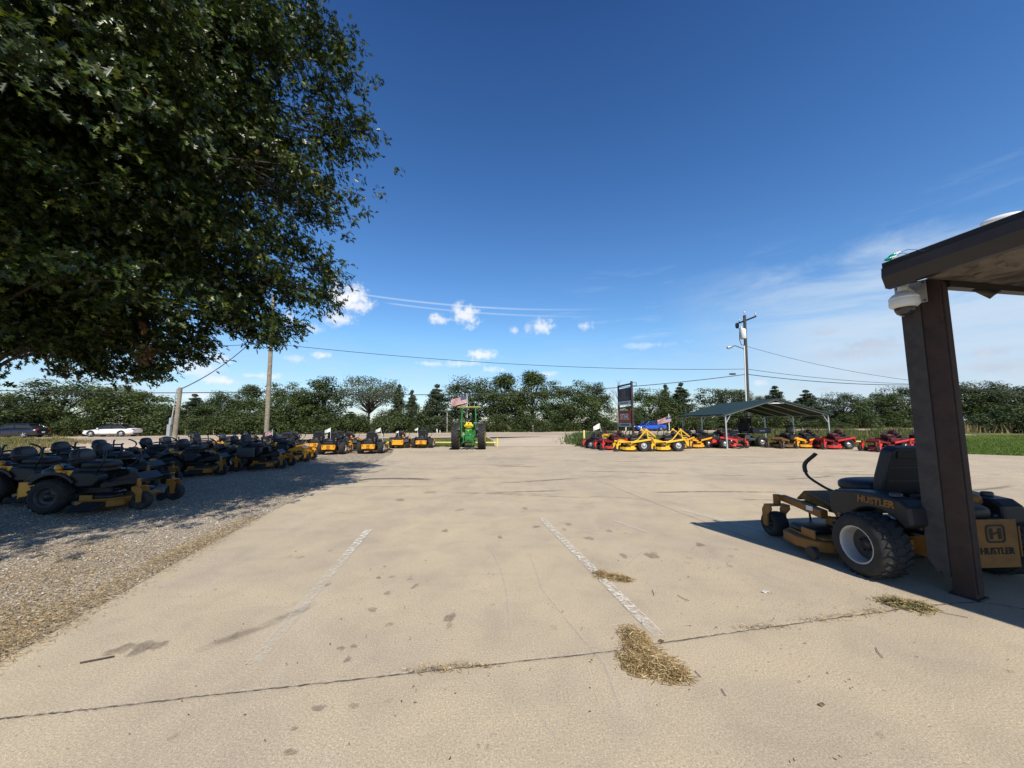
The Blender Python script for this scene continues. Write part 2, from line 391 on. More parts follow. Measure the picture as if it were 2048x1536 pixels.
def gravel_mat():
    m = bpy.data.materials.new('gravel_ground'); m.use_nodes = True
    T = NT(m.node_tree); p = T.n['Principled BSDF']; o = T.new('ShaderNodeTexCoord').outputs['Object']
    vo = T.new('ShaderNodeTexVoronoi'); T.l.new(o, vo.inputs['Vector']); vo.inputs['Scale'].default_value = 46.0
    sepc = T.new('ShaderNodeSeparateColor'); T.l.new(vo.outputs['Color'], sepc.inputs[0])
    c = T.ramp(sepc.outputs[0], [(0.0, (0.22, 0.175, 0.125)), (0.35, (0.35, 0.29, 0.215)), (0.7, (0.45, 0.385, 0.295)), (1.0, (0.62, 0.56, 0.47))])
    edge = T.step(vo.outputs['Distance'], 0.25, 0.75)
    c = T.mix(T.math('MULTIPLY', edge, 0.5), c, (0.19, 0.145, 0.10, 1))
    br = T.noise(o, 0.8, 6, 0.65, 0.5)
    soil = T.ramp(T.noise(o, 60, 4, 0.7), [(0.3, (0.20, 0.14, 0.085)), (0.7, (0.38, 0.28, 0.17))])
    c = T.mix(T.math('MULTIPLY', T.step(br, 0.48, 0.70), 0.55), c, soil)
    T.l.new(c, p.inputs['Base Color']); p.inputs['Roughness'].default_value = 0.95; p.inputs['Specular IOR Level'].default_value = 0.2
    b = T.new('ShaderNodeBump'); b.inputs['Strength'].default_value = 0.9; b.inputs['Distance'].default_value = 0.02
    T.l.new(T.math('SUBTRACT', 1.0, vo.outputs['Distance']), b.inputs['Height']); T.l.new(b.outputs[0], p.inputs['Normal'])
    return m
M_gravel = gravel_mat()
M_road = ground_mat('road_concrete', [(0.3, (0.42, 0.34, 0.255)), (0.5, (0.47, 0.385, 0.285)), (0.7, (0.51, 0.42, 0.31))], 0.25, 0.2, 30.0, (18.0, 0.35), 0.85)
M_roaddk = ground_mat('worn_wheel_lane', [(0.3, (0.33, 0.27, 0.215)), (0.7, (0.40, 0.325, 0.25))], 0.25, 0.2, 30.0, (18.0, 0.35), 0.85)

def poly_sheet(name, pts, z, m, depth=None):
    mb = MB(); n = len(pts)
    mb.add([(p[0], p[1], z if len(p) < 3 else p[2]) for p in pts], [tuple(range(n))])
    if depth:
        for i in range(n):
            a, b = pts[i], pts[(i+1) % n]
            mb.add([(a[0], a[1], z), (b[0], b[1], z), (b[0], b[1], z-depth), (a[0], a[1], z-depth)], [(3, 2, 1, 0)])
    o = mb.build(name, m); tag(o, kind='structure'); return o

# the earth: one sheet out to the horizon, finer close in
xs = np.unique(np.concatenate([np.linspace(-1500, -80, 12), np.linspace(-80, 90, 86), np.linspace(90, 1500, 12)]))
ys = np.unique(np.concatenate([np.linspace(-200, -10, 5), np.linspace(-10, 90, 101), np.linspace(90, 3000, 14)]))
X, Y = np.meshgrid(xs, ys); Z = zg_np(X, Y)-0.06
mb = MB(); nx = len(xs)
mb.v = [(float(a), float(b), float(c)) for a, b, c in zip(X.ravel(), Y.ravel(), Z.ravel())]
mb.f = [(j*nx+i, j*nx+i+1, (j+1)*nx+i+1, (j+1)*nx+i) for j in range(len(ys)-1) for i in range(nx-1)]
mb.m = [0]*len(mb.f); mb.s = [True]*len(mb.f)
tag(mb.build('ground', M_earth), kind='structure')

GE = [(-2.75, -8.0), (-3.10, 0.5), (-3.48, 2.78), (-4.0, 5.1), (-4.43, 7.37), (-4.98, 11.0), (-5.48, 15.06), (-6.40, 20.9)]   # the slab's edge along the gravel
far_edge = [G(770, 893.6), G(880, 893.2), G(985, 892.8), G(1150, 893), G(1420, 893.5), G(1680, 893.5), G(1850, 897), G(1930, 908), G(2048, 912)]
lot = [(p[0], p[1]) for p in GE]+[(p.x, p.y) for p in far_edge]+[(42, 12.5), (42, -8)]
poly_sheet('concrete_lot', lot[::-1], 0.0, M_conc, 0.12)
poly_sheet('gravel_lot', [(-2.6, -8), (-3.9, 7.4), (-5.0, 15.0), (-6.1, 21.0), (-8.5, 25.6), (-13.0, 23.2), (-20, 20.6), (-29, 18.2), (-60, 16), (-60, -8)][::-1], -0.022, M_gravel)

def sheet4(name, a, b, c, d, m, n=10, dz=0.012):
    """a-b is the lot side, d-c the road side"""
    mb = MB()
    for j in range(n+1):
        for i in range(n+1):
            u, v = i/n, j/n
            p = (Vector(a).lerp(Vector(b), u)).lerp(Vector(d).lerp(Vector(c), u), v)
            mb.v.append((p.x, p.y, zg(p.x, p.y)+dz))
    for j in range(n):
        for i in range(n): mb.f.append((j*(n+1)+i, j*(n+1)+i+1, (j+1)*(n+1)+i+1, (j+1)*(n+1)+i))
    mb.m = [0]*len(mb.f); mb.s = [True]*len(mb.f)
    return tag(mb.build(name, m), kind='structure')
g2 = lambda px, py, z=0: (G(px, py, z).x, G(px, py, z).y, 0)
sheet4('driveway', g2(990, 893.6), g2(1147, 893.6), g2(1172, 869.5, .22), g2(985, 877.5, .22), M_road)
sheet4('side_driveway', (-34.0, 17.6, 0), (-15.0, 21.6, 0), g2(335, 882.5, .22), g2(172, 884.0, .22), M_road, dz=0.004)
sheet4('side_track', g2(1925, 878.0), g2(2060, 878.5), g2(2010, 871.0, .1), g2(1930, 869.0, .1), M_road, dz=-0.02)

def road_strip(name, s0, s1, z, m, u0=-260, u1=320, brk=None):
    mb = MB()
    segs = [(u0, u1)] if not brk else [(u, u+brk[0]) for u in np.arange(u0, u1, brk[1])]
    for a, b in segs:
        q = [RD*a+RN*s0, RD*b+RN*s0, RD*b+RN*s1, RD*a+RN*s1]
        mb.add([(p.x, p.y, z) for p in q], [(0, 1, 2, 3)])
    return tag(mb.build(name, m), kind='structure')
road_strip('highway', 36.8, 54.4, 0.226, M_road)
road_strip('highway_lane', 40.6, 43.4, 0.230, M_roaddk)
road_strip('highway_lane', 45.2, 48.6, 0.230, M_roaddk)
M_line = mat('road_line_paint', (0.72, 0.70, 0.64), 0.7, var=0.1)
road_strip('road_line', 39.4, 39.62, 0.234, M_line)
road_strip('road_line', 44.1, 44.32, 0.234, M_line, brk=(3.0, 12.0))
road_strip('road_line', 50.4, 50.6, 0.234, M_line)

# ------------------------------------------------------------------ marks on the slab
def soft_mat(name, col, alpha, nscale, lo, hi, rough=0.8):
    m = bpy.data.materials.new(name); m.use_nodes = True
    T = NT(m.node_tree); p = T.n['Principled BSDF']; out = T.n['Material Output']
    o = T.new('ShaderNodeTexCoord').outputs['Object']
    at = T.new('ShaderNodeAttribute', attribute_name='tint').outputs['Fac']
    n = T.noise(o, nscale, 6, 0.7)
    f = T.math('MULTIPLY', T.math('MULTIPLY', at, T.step(n, lo, hi)), alpha, clamp=True)
    n2 = T.noise(o, nscale*3, 3, 0.6)
    T.l.new(T.ramp(n2, [(0.3, tuple(c*0.85 for c in col)), (0.7, tuple(c*1.12 for c in col))]), p.inputs['Base Color'])
    p.inputs['Roughness'].default_value = rough; p.inputs['Specular IOR Level'].default_value = 0.25
    tr = T.new('ShaderNodeBsdfTransparent'); mx = T.new('ShaderNodeMixShader')
    T.l.new(f, mx.inputs[0]); T.l.new(tr.outputs[0], mx.inputs[1]); T.l.new(p.outputs[0], mx.inputs[2]); T.l.new(mx.outputs[0], out.inputs[0])
    return m
class Soft:
    def __init__(s, z): s.q = []; s.a = []; s.z = z
    def disc(s, x, y, rx, ry, rot=0.0, al=1.0):
        n = 18; ph = [random.uniform(0, 6.28) for _ in range(4)]
        def pt(k, r):
            t = 2*PI*k/n; w = 1+0.16*math.sin(2*t+ph[0])+0.14*math.sin(3*t+ph[1])+0.10*math.sin(5*t+ph[2])+0.07*math.sin(8*t+ph[3])
            a, b = rx*r*w*math.cos(t), ry*r*w*math.sin(t)
            return (x+a*math.cos(rot)-b*math.sin(rot), y+a*math.sin(rot)+b*math.cos(rot), s.z)
        for (r0, r1, a0, a1) in ((0.02, 0.72, 1, 1), (0.72, 1.0, 1, 0)):
            for k in range(n):
                s.q += [pt(k, r0), pt(k+1, r0), pt(k+1, r1), pt(k, r1)]; s.a += [a0*al, a0*al, a1*al, a1*al]
    def ribbon(s, pts, w, al=1.0, soft=0.5, fade=True):
        P = [Vector((p[0], p[1])) for p in pts]; k = len(P); rows = []
        for i in range(k):
            t = (P[min(i+1, k-1)]-P[max(i-1, 0)]).normalized(); nn = Vector((-t.y, t.x))
            ww = w[i] if isinstance(w, list) else w
            aa = (al[i] if isinstance(al, list) else al)*(1 if not fade else min(1, min(i, k-1-i)/max(1, k*0.15)))
            rows.append([(P[i]+nn*ww*f, aa*g) for f, g in ((-0.5, 0), (-0.5*soft, 1), (0.5*soft, 1), (0.5, 0))])
        for i in range(k-1):
            for j in range(3):
                for (p, a) in (rows[i][j], rows[i+1][j], rows[i+1][j+1], rows[i][j+1]):
                    s.q.append((p.x, p.y, s.z)); s.a.append(a)
    def build(s, name, m):
        o = np_mesh(name, np.array(s.q), 4, m, attr=s.a); return tag(o, kind='structure')
S = Soft(0.004)
oil = [(900, 1236, 11, 12), (898, 1252, 7, 7), (830, 1173, 6, 6), (745, 1220, 9, 6), (778, 1250, 8, 5), (682, 1297, 9, 4), (708, 1293, 8, 4), (695, 1320, 8, 6), (638, 1417, 14, 8), (708, 1413, 11, 7), (775, 1187, 6, 5),
       (240, 1300, 22, 10), (284, 1296, 22, 12), (316, 1292, 18, 8), (1073, 1054, 8, 3), (1137, 1049, 8, 3), (1128, 1059, 5, 2.5), (1218, 1062, 6, 4), (1178, 1077, 11, 4), (1247, 1112, 8, 5), (1303, 1112, 13, 7), (1307, 1107, 7, 4),
       (784, 1154, 7, 3), (820, 1159, 6, 3), (757, 1156, 5, 3), (975, 1495, 4, 4), (957, 1494, 4, 4), (588, 1459, 7, 4), (580, 1506, 14, 8), (890, 1062, 8, 3), (920, 1020, 9, 3), (1050, 1017, 7, 3), (860, 985, 12, 3), (800, 1000, 12, 3), (1000, 1075, 6, 3), (1400, 1090, 10, 4), (1460, 1133, 6, 3), (655, 1170, 6, 3), (600, 1115, 8, 3)]
for (px, py, rx, ry) in oil:
    p = G(px, py); q = G(px+rx, py); r = G(px, py+ry)
    S.disc(p.x, p.y, abs(q.x-p.x), max(0.02, (r-p).length), random.uniform(-.3, .3), random.uniform(.55, 1.0) if ry < 11 else 1.0)
for i in range(150):
    x, y = random.uniform(-3.6, 5.5), random.uniform(2.0, 15)
    if x < -3.2-0.15*y: continue
    r = random.choice((0.008, 0.012, 0.02, 0.03)); S.disc(x, y, r*random.uniform(1, 2), r, random.uniform(0, 3), random.uniform(.25, .6))
S.build('oil_stain', soft_mat('oil_stained_concrete', (0.15, 0.118, 0.092), 0.40, 20, 0.2, 0.6))
S = Soft(0.0035)      # tyre scuffs and drag marks
S.ribbon([G(*p) for p in ((380, 1305), (440, 1285), (520, 1255), (600, 1222), (640, 1205))], 0.14, .5, .3)
S.ribbon([G(*p) for p in ((700, 962), (740, 958), (790, 957), (840, 958), (862, 960))], 0.35, 2.0, .7)
for i in range(64):
    y = random.uniform(6.5, 23); x = random.uniform(-5-0.1*y, 3+0.75*y); L = random.uniform(.8, 4.0); k = random.uniform(-.25, .25); h = random.uniform(-.22, .22)
    S.ribbon([(x+L*t, y+h*L*t+k*L*t*t) for t in np.linspace(0, 1, 9)], random.uniform(.07, .24), random.uniform(.25, .8), .4)
for i in range(0):
    x0 = random.uniform(-1.5, 2.8); y0 = random.uniform(3, 6); b = random.uniform(-.3, .3)
    S.ribbon([(x0-0.16*t+b*t*t*0.02, y0+t) for t in np.linspace(0, random.uniform(3, 8), 14)], random.uniform(.10, .16), random.uniform(.10, .22), .5)
S.build('tyre_mark', soft_mat('tyre_rubbed_concrete', (0.17, 0.14, 0.115), 0.66, 5, 0.30, 0.62))
S = Soft(0.0055)      # pale scratches
for pts in (((968, 1078), (985, 1105), (1000, 1135), (1012, 1180), (1018, 1230), (1020, 1290)), ((1055, 1100), (1072, 1140), (1085, 1180), (1150, 1260), (1210, 1330), (1235, 1400), (1245, 1450)), ((870, 1085), (950, 1083), (1040, 1081)),
            ((1228, 1043), (1262, 1052), (1300, 1067)), ((1108, 1075), (1160, 1066), (1210, 1060), (1240, 1072)), ((1195, 1075), (1215, 1088)), ((1250, 1135), (1270, 1115), (1290, 1100)), ((1060, 1400), (1100, 1460), (1130, 1500))):
    S.ribbon([G(*p) for p in pts], 0.03, .7, .3)
S.build('scratch_mark', soft_mat('scratched_concrete', (0.56, 0.50, 0.42), 0.6, 12, 0.3, 0.6))
# parking bay lines, worn thin
S = Soft(0.008)
def lerp_pts(a, b, n): a, b = G(*a), G(*b); return [a.lerp(b, t) for t in np.linspace(0, 1, n)]
S.ribbon(lerp_pts((1084, 1038), (1322, 1276), 24), 0.105, [1.25]*22+[.8, .4], .9, False)
S.ribbon(lerp_pts((737, 1060), (505, 1330), 24), 0.105, [1.8]*5+[1.2]*4+[.85]*4+[.6]*5+[.5]*6, .9, False)
S.ribbon(lerp_pts((1362, 1020), (1660, 1096), 20), 0.105, .9, .9, False)
S.ribbon(lerp_pts((1222, 1040), (1296, 1066), 8), 0.05, 1.1, .8)
S.build('parking_line', soft_mat('worn_white_paint', (0.64, 0.60, 0.52), 0.74, 22, 0.36, 0.62))
# slab joints: a dark gap with crumbled pale edges
Jt = [G(-120, 1453), G(0, 1440), G(180, 1421), G(420, 1393), G(640, 1369), G(900, 1340), G(1220, 1305), G(1330, 1287), G(1500, 1262), G(1700, 1234), G(1860, 1212), G(1960, 1205), G(2080, 1225)]
def densify(P, n, jit):
    out = []
    for a, b in zip(P[:-1], P[1:]):
        for k in range(n):
            t = k/n; q = a.lerp(b, t); out.append(Vector((q.x, q.y+random.gauss(0, jit), 0)))
    return out+[P[-1]]
jd = densify(Jt, 22, 0.0030)
S = Soft(0.0062); S.ribbon([(p.x, p.y+0.014) for p in jd], [random.uniform(.012, .036) for _ in jd], [random.uniform(0.1, 1.2) for _ in jd], .6, False)
S.ribbon([(p.x, p.y-0.010) for p in jd], [random.uniform(.004, .022) for _ in jd], [random.uniform(0, .9) for _ in jd], .6, False)
S.build('joint_edge', soft_mat('crumbled_joint_edge', (0.58, 0.52, 0.43), 0.75, 34, 0.42, 0.62))
S = Soft(0.0074); S.ribbon([(p.x, p.y) for p in jd], [random.uniform(.007, .017) for _ in jd], [random.uniform(.35, 1.3) for _ in jd], .7, False)
for pl in (((1180, 955), (1281, 996), (1400, 1041), (1560, 1100)), ((560, 932), (700, 925), (880, 921), (1100, 918), (1400, 920), (1800, 935)), ((1700, 985), (1850, 960), (2048, 945))):
    jj = densify([G(*p) for p in pl], 12, 0.004); S.ribbon([(p.x, p.y) for p in jj], .02, .55, .5)
S.build('slab_joint', soft_mat('dark_joint_dirt', (0.10, 0.075, 0.055), 0.85, 30, 0.25, 0.5))

# ------------------------------------------------------------------ ground cover nobody could count
def tint_mat(name, stops, rough=0.7, trans=0.0, spec=0.3, patch=0.0):
    m = bpy.data.materials.new(name); m.use_nodes = True
    T = NT(m.node_tree); p = T.n['Principled BSDF']; out = T.n['Material Output']
    g = T.new('ShaderNodeNewGeometry')
    c = T.ramp(g.outputs['Random Per Island'], stops)
    if patch: c = T.mix(1.0, c, T.ramp(T.noise(T.new('ShaderNodeTexCoord').outputs['Object'], patch, 3, .6), [(.3, (.72, .76, .8)), (.7, (1.3, 1.24, 1.05))]), 'MULTIPLY')
    T.l.new(c, p.inputs['Base Color']); p.inputs['Roughness'].default_value = rough; p.inputs['Specular IOR Level'].default_value = spec
    if trans:
        tl = T.new('ShaderNodeBsdfTranslucent'); mx = T.new('ShaderNodeMixShader'); mx.inputs[0].default_value = trans
        T.l.new(T.mix(1.0, c, (1.3, 1.45, 0.6, 1), 'MULTIPLY'), tl.inputs[0])
        T.l.new(p.outputs[0], mx.inputs[1]); T.l.new(tl.outputs[0], mx.inputs[2]); T.l.new(mx.outputs[0], out.inputs[0])
    return m
M_stone = tint_mat('crushed_stone', [(0, (0.19, 0.16, 0.12)), (0.4, (0.34, 0.295, 0.23)), (0.8, (0.46, 0.41, 0.335)), (1, (0.66, 0.63, 0.57))], 0.85)
M_straw = tint_mat('dry_straw', [(0, (0.10, 0.06, 0.025)), (0.35, (0.28, 0.18, 0.075)), (0.75, (0.46, 0.34, 0.16)), (1, (0.66, 0.55, 0.33))], 0.7, 0.1)
M_grass = tint_mat('grass_blades', [(0, (0.045, 0.075, 0.012)), (0.5, (0.085, 0.125, 0.022)), (0.85, (0.16, 0.17, 0.045)), (1, (0.30, 0.25, 0.11))], 0.6, 0.25)
M_lawn = tint_mat('lawn_blades', [(0, (0.075, 0.125, 0.018)), (0.6, (0.125, 0.19, 0.030)), (1, (0.20, 0.24, 0.06))], 0.6, 0.25)
M_dry = tint_mat('dry_grass', [(0, (0.13, 0.10, 0.04)), (0.5, (0.26, 0.20, 0.09)), (0.8, (0.38, 0.30, 0.15)), (1, (0.11, 0.13, 0.03))], 0.7, 0.15)
M_weed = tint_mat('weed_leaves', [(0, (0.035, 0.07, 0.015)), (0.6, (0.075, 0.12, 0.03)), (1, (0.15, 0.18, 0.07))], 0.6, 0.25)
def in_poly(x, y, P):
    c = np.zeros(len(x), bool); n = len(P)
    for i in range(n):
        (x0, y0), (x1, y1) = P[i][:2], P[(i+1) % n][:2]
        k = ((y0 > y) != (y1 > y)) & (x < (x1-x0)*(y-y0)/((y1-y0) or 1e-9)+x0)
        c ^= k
    return c
def scatter(P, n):
    px = [p[0] for p in P]; py = [p[1] for p in P]; ox = []; oy = []; tot = 0
    while tot < n:
        x = NR.uniform(min(px), max(px), n*2); y = NR.uniform(min(py), max(py), n*2); k = in_poly(x, y, P)
        ox.append(x[k]); oy.append(y[k]); tot += int(k.sum())
    return np.concatenate(ox)[:n], np.concatenate(oy)[:n]
def blades(name, P, n, h, w, m, label=None, lean=0.5, clump=0.0, hfun=None, z0=-0.05):
    x, y = scatter(P, n)
    if clump:
        nc = max(8, n//40); cx, cy = scatter(P, nc); k = NR.integers(0, nc, n)
        u = NR.random(n) < 0.65
        x = np.where(u, cx[k]+NR.normal(0, clump, n), x); y = np.where(u, cy[k]+NR.normal(0, clump, n), y)
    z = zg_np(x, y)+z0; a = NR.uniform(0, 2*PI, n); hh = h*NR.uniform(0.45, 1.15, n)
    if hfun is not None: hh = hh*hfun(x, y)
    la = NR.uniform(0, 2*PI, n); l = lean*hh*NR.random(n)
    V = np.zeros((n, 3, 3)); dx, dy = np.cos(a)*w/2, np.sin(a)*w/2
    V[:, 0] = np.stack([x-dx, y-dy, z], 1); V[:, 1] = np.stack([x+dx, y+dy, z], 1); V[:, 2] = np.stack([x+l*np.cos(la), y+l*np.sin(la), z+hh], 1)
    o = np_mesh(name, V.reshape(-1, 3), 3, m)
    return tag(o, label, 'grass' if label else None, kind='stuff')
q2 = lambda px, py, z=0.0: (G(px, py, z).x, G(px, py, z).y)
wav = lambda x, y: 0.6+0.55*np.sin(x*1.3+np.sin(y*1.1)*2)*np.sin(y*1.7+x*0.4)
PA = [q2(-160, 906), q2(-160, 885), q2(110, 883, .1), q2(168, 889), q2(95, 897), q2(20, 905)]
blades('tall_grass', PA, 4500, 0.5, 0.06, M_grass, 'tall uneven green grass beside the side driveway behind the mowers', 0.6, 0.5, wav)
blades('dry_grass', [q2(-160, 925), q2(-160, 884), q2(120, 882, .1), q2(178, 890), q2(110, 900), q2(40, 915)], 52000, 0.34, 0.05, M_dry, 'straw coloured dry grass along the side driveway', 0.8, 0.6, wav)
PB = [q2(262, 905), q2(340, 888, .1), q2(640, 882, .2), q2(975, 878.5, .22), q2(984, 884), q2(968, 892.2), q2(770, 893.2), q2(640, 898), q2(480, 903), q2(400, 911)]
blades('grass_strip', PB, 42000, 0.17, 0.045, M_lawn, 'mown green grass strip between the gravel and the highway', 0.6)
blades('grass_tufts', PB, 5000, 0.26, 0.04, M_dry, None, 0.8, 0.4)
PC = [q2(1150, 889), q2(1158, 874, .1), q2(1240, 869, .2), q2(1420, 866.5, .22), q2(1600, 865.2, .22), q2(1840, 862, .22), q2(1860, 892), q2(1680, 892.7), q2(1420, 892.7), q2(1250, 892.5)]
blades('roadside_grass', PC, 52000, 0.24, 0.05, M_grass, 'rough green grass strip behind the mowers on the road side', 0.6, 0.6, wav)
PW = [q2(1490, 884), q2(1500, 868, .2), q2(1840, 864, .22), q2(1852, 884), q2(1700, 882)]
blades('tall_weeds', PW, 26000, 0.75, 0.06, M_grass, 'tall green and tan weeds along the road edge behind the red mowers', 0.5, 0.7, wav)
blades('tall_weeds_dry', PW, 7000, 0.8, 0.04, M_dry, None, 0.5, 0.7, wav)
PBd = [q2(1149, 890), q2(1153, 877, .1), q2(1200, 871, .15), q2(1232, 874, .1), q2(1222, 888)]
blades('bed_weeds', PBd, 9000, 0.55, 0.09, M_weed, 'leafy weeds filling the planting bed beside the driveway mouth', 0.5, 0.5)
PD = [q2(1858, 896), q2(1850, 876), q2(1930, 872), q2(2100, 871), q2(2300, 871), q2(2300, 925), q2(2048, 911.5), q2(1930, 907.5)]
blades('lawn', PD, 70000, 0.13, 0.045, M_lawn, 'bright green mown lawn right of the brown canopy post', 0.6)
vs0 = [tuple(RD*u+RN*s) for u, s in ((-90, 54.6), (140, 54.6), (140, 59), (-90, 59))]
blades('verge_grass', vs0, 38000, 0.42, 0.10, M_dry, 'dry tan verge grass along the far side of the highway', 0.6, 1.0, wav)
blades('shrub_grass', [q2(205, 869, .22), q2(262, 869, .22), q2(300, 862.5, .22), q2(225, 862.5, .22)], 5000, 1.4, 0.2, M_grass, 'pale green tall roadside grass behind the white car', 0.5, 1.0)
blades('meadow_weeds', [q2(1920, 868), q2(2060, 868), q2(2040, 856.5), q2(1915, 856.5)], 26000, 1.0, 0.12, M_dry, 'pale weedy meadow right of the brown post before the trees', 0.5, 1.0)

# loose stones, straw and litter near the camera
def stones(name, P, n, s0, s1, m, label):
    x, y = scatter(P, n); r = NR.uniform(s0, s1, n)*NR.random(n)**0.5+s0*0.4
    base = np.array([(1, 0, 0), (0, 1, 0), (-1, 0, 0), (0, -1, 0), (0, 0, 1), (0, 0, -1)], float)
    tri = [(0, 1, 4), (1, 2, 4), (2, 3, 4), (3, 0, 4), (1, 0, 5), (2, 1, 5), (3, 2, 5), (0, 3, 5)]
    a = NR.uniform(0, 2*PI, n); sc3 = NR.uniform(0.6, 1.3, (n, 6, 1))
    P6 = base[None]*sc3*r[:, None, None]; P6[:, :, 2] *= 0.6
    c, s_ = np.cos(a)[:, None], np.sin(a)[:, None]
    xx = P6[:, :, 0]*c-P6[:, :, 1]*s_; yy = P6[:, :, 0]*s_+P6[:, :, 1]*c
    V = np.stack([xx+x[:, None], yy+y[:, None], P6[:, :, 2]+(r*0.3)[:, None]-0.02], 2)
    me = bpy.data.meshes.new(name); me.vertices.add(n*6); me.vertices.foreach_set('co', V.astype(np.float32).ravel())
    F = (np.array(tri)[None]+np.arange(n)[:, None, None]*6).reshape(-1, 3)
    me.loops.add(len(F)*3); me.loops.foreach_set('vertex_index', F.astype(np.int32).ravel()); me.polygons.add(len(F))
    me.polygons.foreach_set('loop_start', np.arange(0, len(F)*3, 3, dtype=np.int32)); me.polygons.foreach_set('loop_total', np.full(len(F), 3, dtype=np.int32))
    me.materials.append(m); me.update(calc_edges=True); o = bpy.data.objects.new(name, me); COL.objects.link(o)
    return tag(o, label, 'gravel', kind='stuff')
stones('gravel', [(-3.5, 2.0), (-3.75, 3.6), (-4.35, 6.9), (-5.2, 13.5), (-6.3, 20.0), (-12, 20.0), (-13, 10), (-7, 2.0)], 60000, 0.004, 0.020, M_stone, 'loose crushed grey and tan gravel beside the concrete slab')
def litter(name, cen, n, L, w, m, spread, label=None, cat=None, kind='stuff', zmax=0.05, hill=0.0):
    """thin bent straws lying in a tangle"""
    k = NR.integers(0, len(cen), n); c = np.array([p[:2] for p in cen]); sx = np.array([p[2] for p in cen])*spread; sy = np.array([p[3] for p in cen])*spread
    dx, dy = np.clip(NR.normal(0, .5, n), -1.15, 1.15), np.clip(NR.normal(0, .5, n), -1.15, 1.15)
    x = c[k, 0]+dx*sx[k]; y = c[k, 1]+dy*sy[k]
    z = 0.006+NR.random(n)*(zmax*np.exp(-2.2*(dx**2+dy**2)))
    a = NR.uniform(0, PI, n); l = L*NR.uniform(.35, 1.2, n); ti = NR.normal(0, .12+hill, n); be = NR.normal(0, .22, n)
    d = np.stack([np.cos(a), np.sin(a), ti], 1)*l[:, None]/2; sd = np.stack([-np.sin(a), np.cos(a), NR.normal(0, .4, n)], 1)*w/2
    ce = np.stack([x, y, z], 1); mid = ce+np.stack([-np.sin(a), np.cos(a), np.abs(be)*0.3], 1)*(be*l)[:, None]
    A, B = ce-d, ce+d
    for q in (A, B, mid): q[:, 2] = np.maximum(q[:, 2], 0.006)
    V = np.stack([A-sd, A+sd, mid+sd, mid-sd, mid-sd, mid+sd, B+sd*.5, B-sd*.5], 1)
    o = np_mesh(name, V.reshape(-1, 3), 4, m); return tag(o, label, cat, kind=kind)
def gl(px, py, rx, ry):
    p = G(px, py); return (p.x, p.y, abs(G(px+rx, py).x-p.x), (G(px, py-ry)-p).length)
litter('straw_pile', [gl(1268, 1275, 24, 20), gl(1285, 1310, 40, 28), gl(1320, 1335, 45, 22), gl(1350, 1350, 26, 14), gl(1270, 1328, 26, 20)], 3600, 0.075, 0.0032, M_straw, 1.0, 'large heap of dry straw on the slab joint at the end of the parking line', 'straw pile', None, 0.05, .1)
litter('straw_pile', [gl(1203, 1150, 16, 9), gl(1228, 1155, 24, 7), gl(1250, 1160, 14, 4)], 1200, 0.07, 0.003, M_straw, 1.0, 'small flat tuft of dry straw lying across the middle of the white parking line', 'straw pile', None, 0.035, .1)
litter('grass_clippings', [gl(1815, 1212, 30, 9), gl(1790, 1208, 24, 6), gl(1845, 1216, 20, 5)], 620, 0.12, 0.005, tint_mat('fading_clippings', [(0, (0.10, 0.08, 0.03)), (0.5, (0.24, 0.19, 0.085)), (0.9, (0.42, 0.34, 0.17)), (1, (0.16, 0.19, 0.06))]), 1.0, 'clump of half green grass clippings near the foot of the brown canopy post', 'clippings', None, 0.05, .15)
litter('joint_litter', [gl(1700, 1233, 60, 3), gl(1640, 1242, 60, 3), gl(1750, 1224, 40, 4), gl(860, 1344, 70, 3), gl(930, 1335, 60, 3), gl(1530, 1257, 60, 3)], 420, 0.05, 0.003, M_straw, 1.0)
edge_c = [(a[0]+(b[0]-a[0])*t-0.17, a[1]+(b[1]-a[1])*t, .20, .5) for a, b in zip(GE[1:6], GE[2:7]) for t in np.linspace(0, 1, 6)]
litter('edge_straw', edge_c[:16], 9000, 0.05, 0.003, M_straw, 1.2)
litter('gravel_straw', [(-3.9, 2.9, .35, .6), (-4.4, 3.6, .6, .6), (-4.9, 4.6, .7, .6), (-5.4, 5.1, .8, .4), (-4.2, 3.3, .4, .4), (-5.0, 4.0, .8, .5)], 6000, 0.05, 0.0035, M_straw, 1.2)
M_litter = tint_mat('dead_leaf', [(0, (0.03, 0.022, 0.016)), (0.5, (0.09, 0.055, 0.03)), (1, (0.26, 0.17, 0.09))])
litter('leaf_litter', [(1.6, 4.4, 2.0, 1.3), (2.2, 3.7, 1.0, .5), (0, 4.8, 3, 2), (-1, 3, 2, 1), (1, 2.2, 2, .6), (2.3, 4.6, .6, .4)], 260, 0.016, 0.007, M_litter, 1.3)
# single twigs and scraps one can point at
def twig(pts, r, label, m=None):
    mb = MB(); mb.tube([(*p, r) if len(p) == 2 else p for p in pts], r, 6); o = mb.build('twig', m or M_bark); return tag(o, label, 'twig', 'twigs lying on the concrete')
for pts, lab in (((160, 1328), (192, 1322), (228, 1315)), 'straight stick left of the dark oil blotches'), (((1355, 1192), (1367, 1199), (1378, 1203)), 'short dark twig right of the small straw tuft'), (((1304, 1181), (1307, 1187), (1308, 1192)), 'tiny upright bent twig between both straw heaps'), \
                (((1390, 1344), (1396, 1351), (1402, 1357)), 'thin twig just beyond the right tip of the large straw heap'), (((1752, 1297), (1756, 1306), (1766, 1318)), 'forked hair thin twig on the open slab right of the large straw heap'), (((1443, 1380), (1448, 1388), (1452, 1394)), 'hair thin twig on the near slab in front of the large straw heap'), (((1880, 1226), (1905, 1231), (1936, 1237)), 'long thin twig at the edge of the canopy shadow'):
    twig([tuple(G(*p))[:2]+(0.008,) for p in pts], 0.006 if 'straight' in lab else 0.0021, lab)
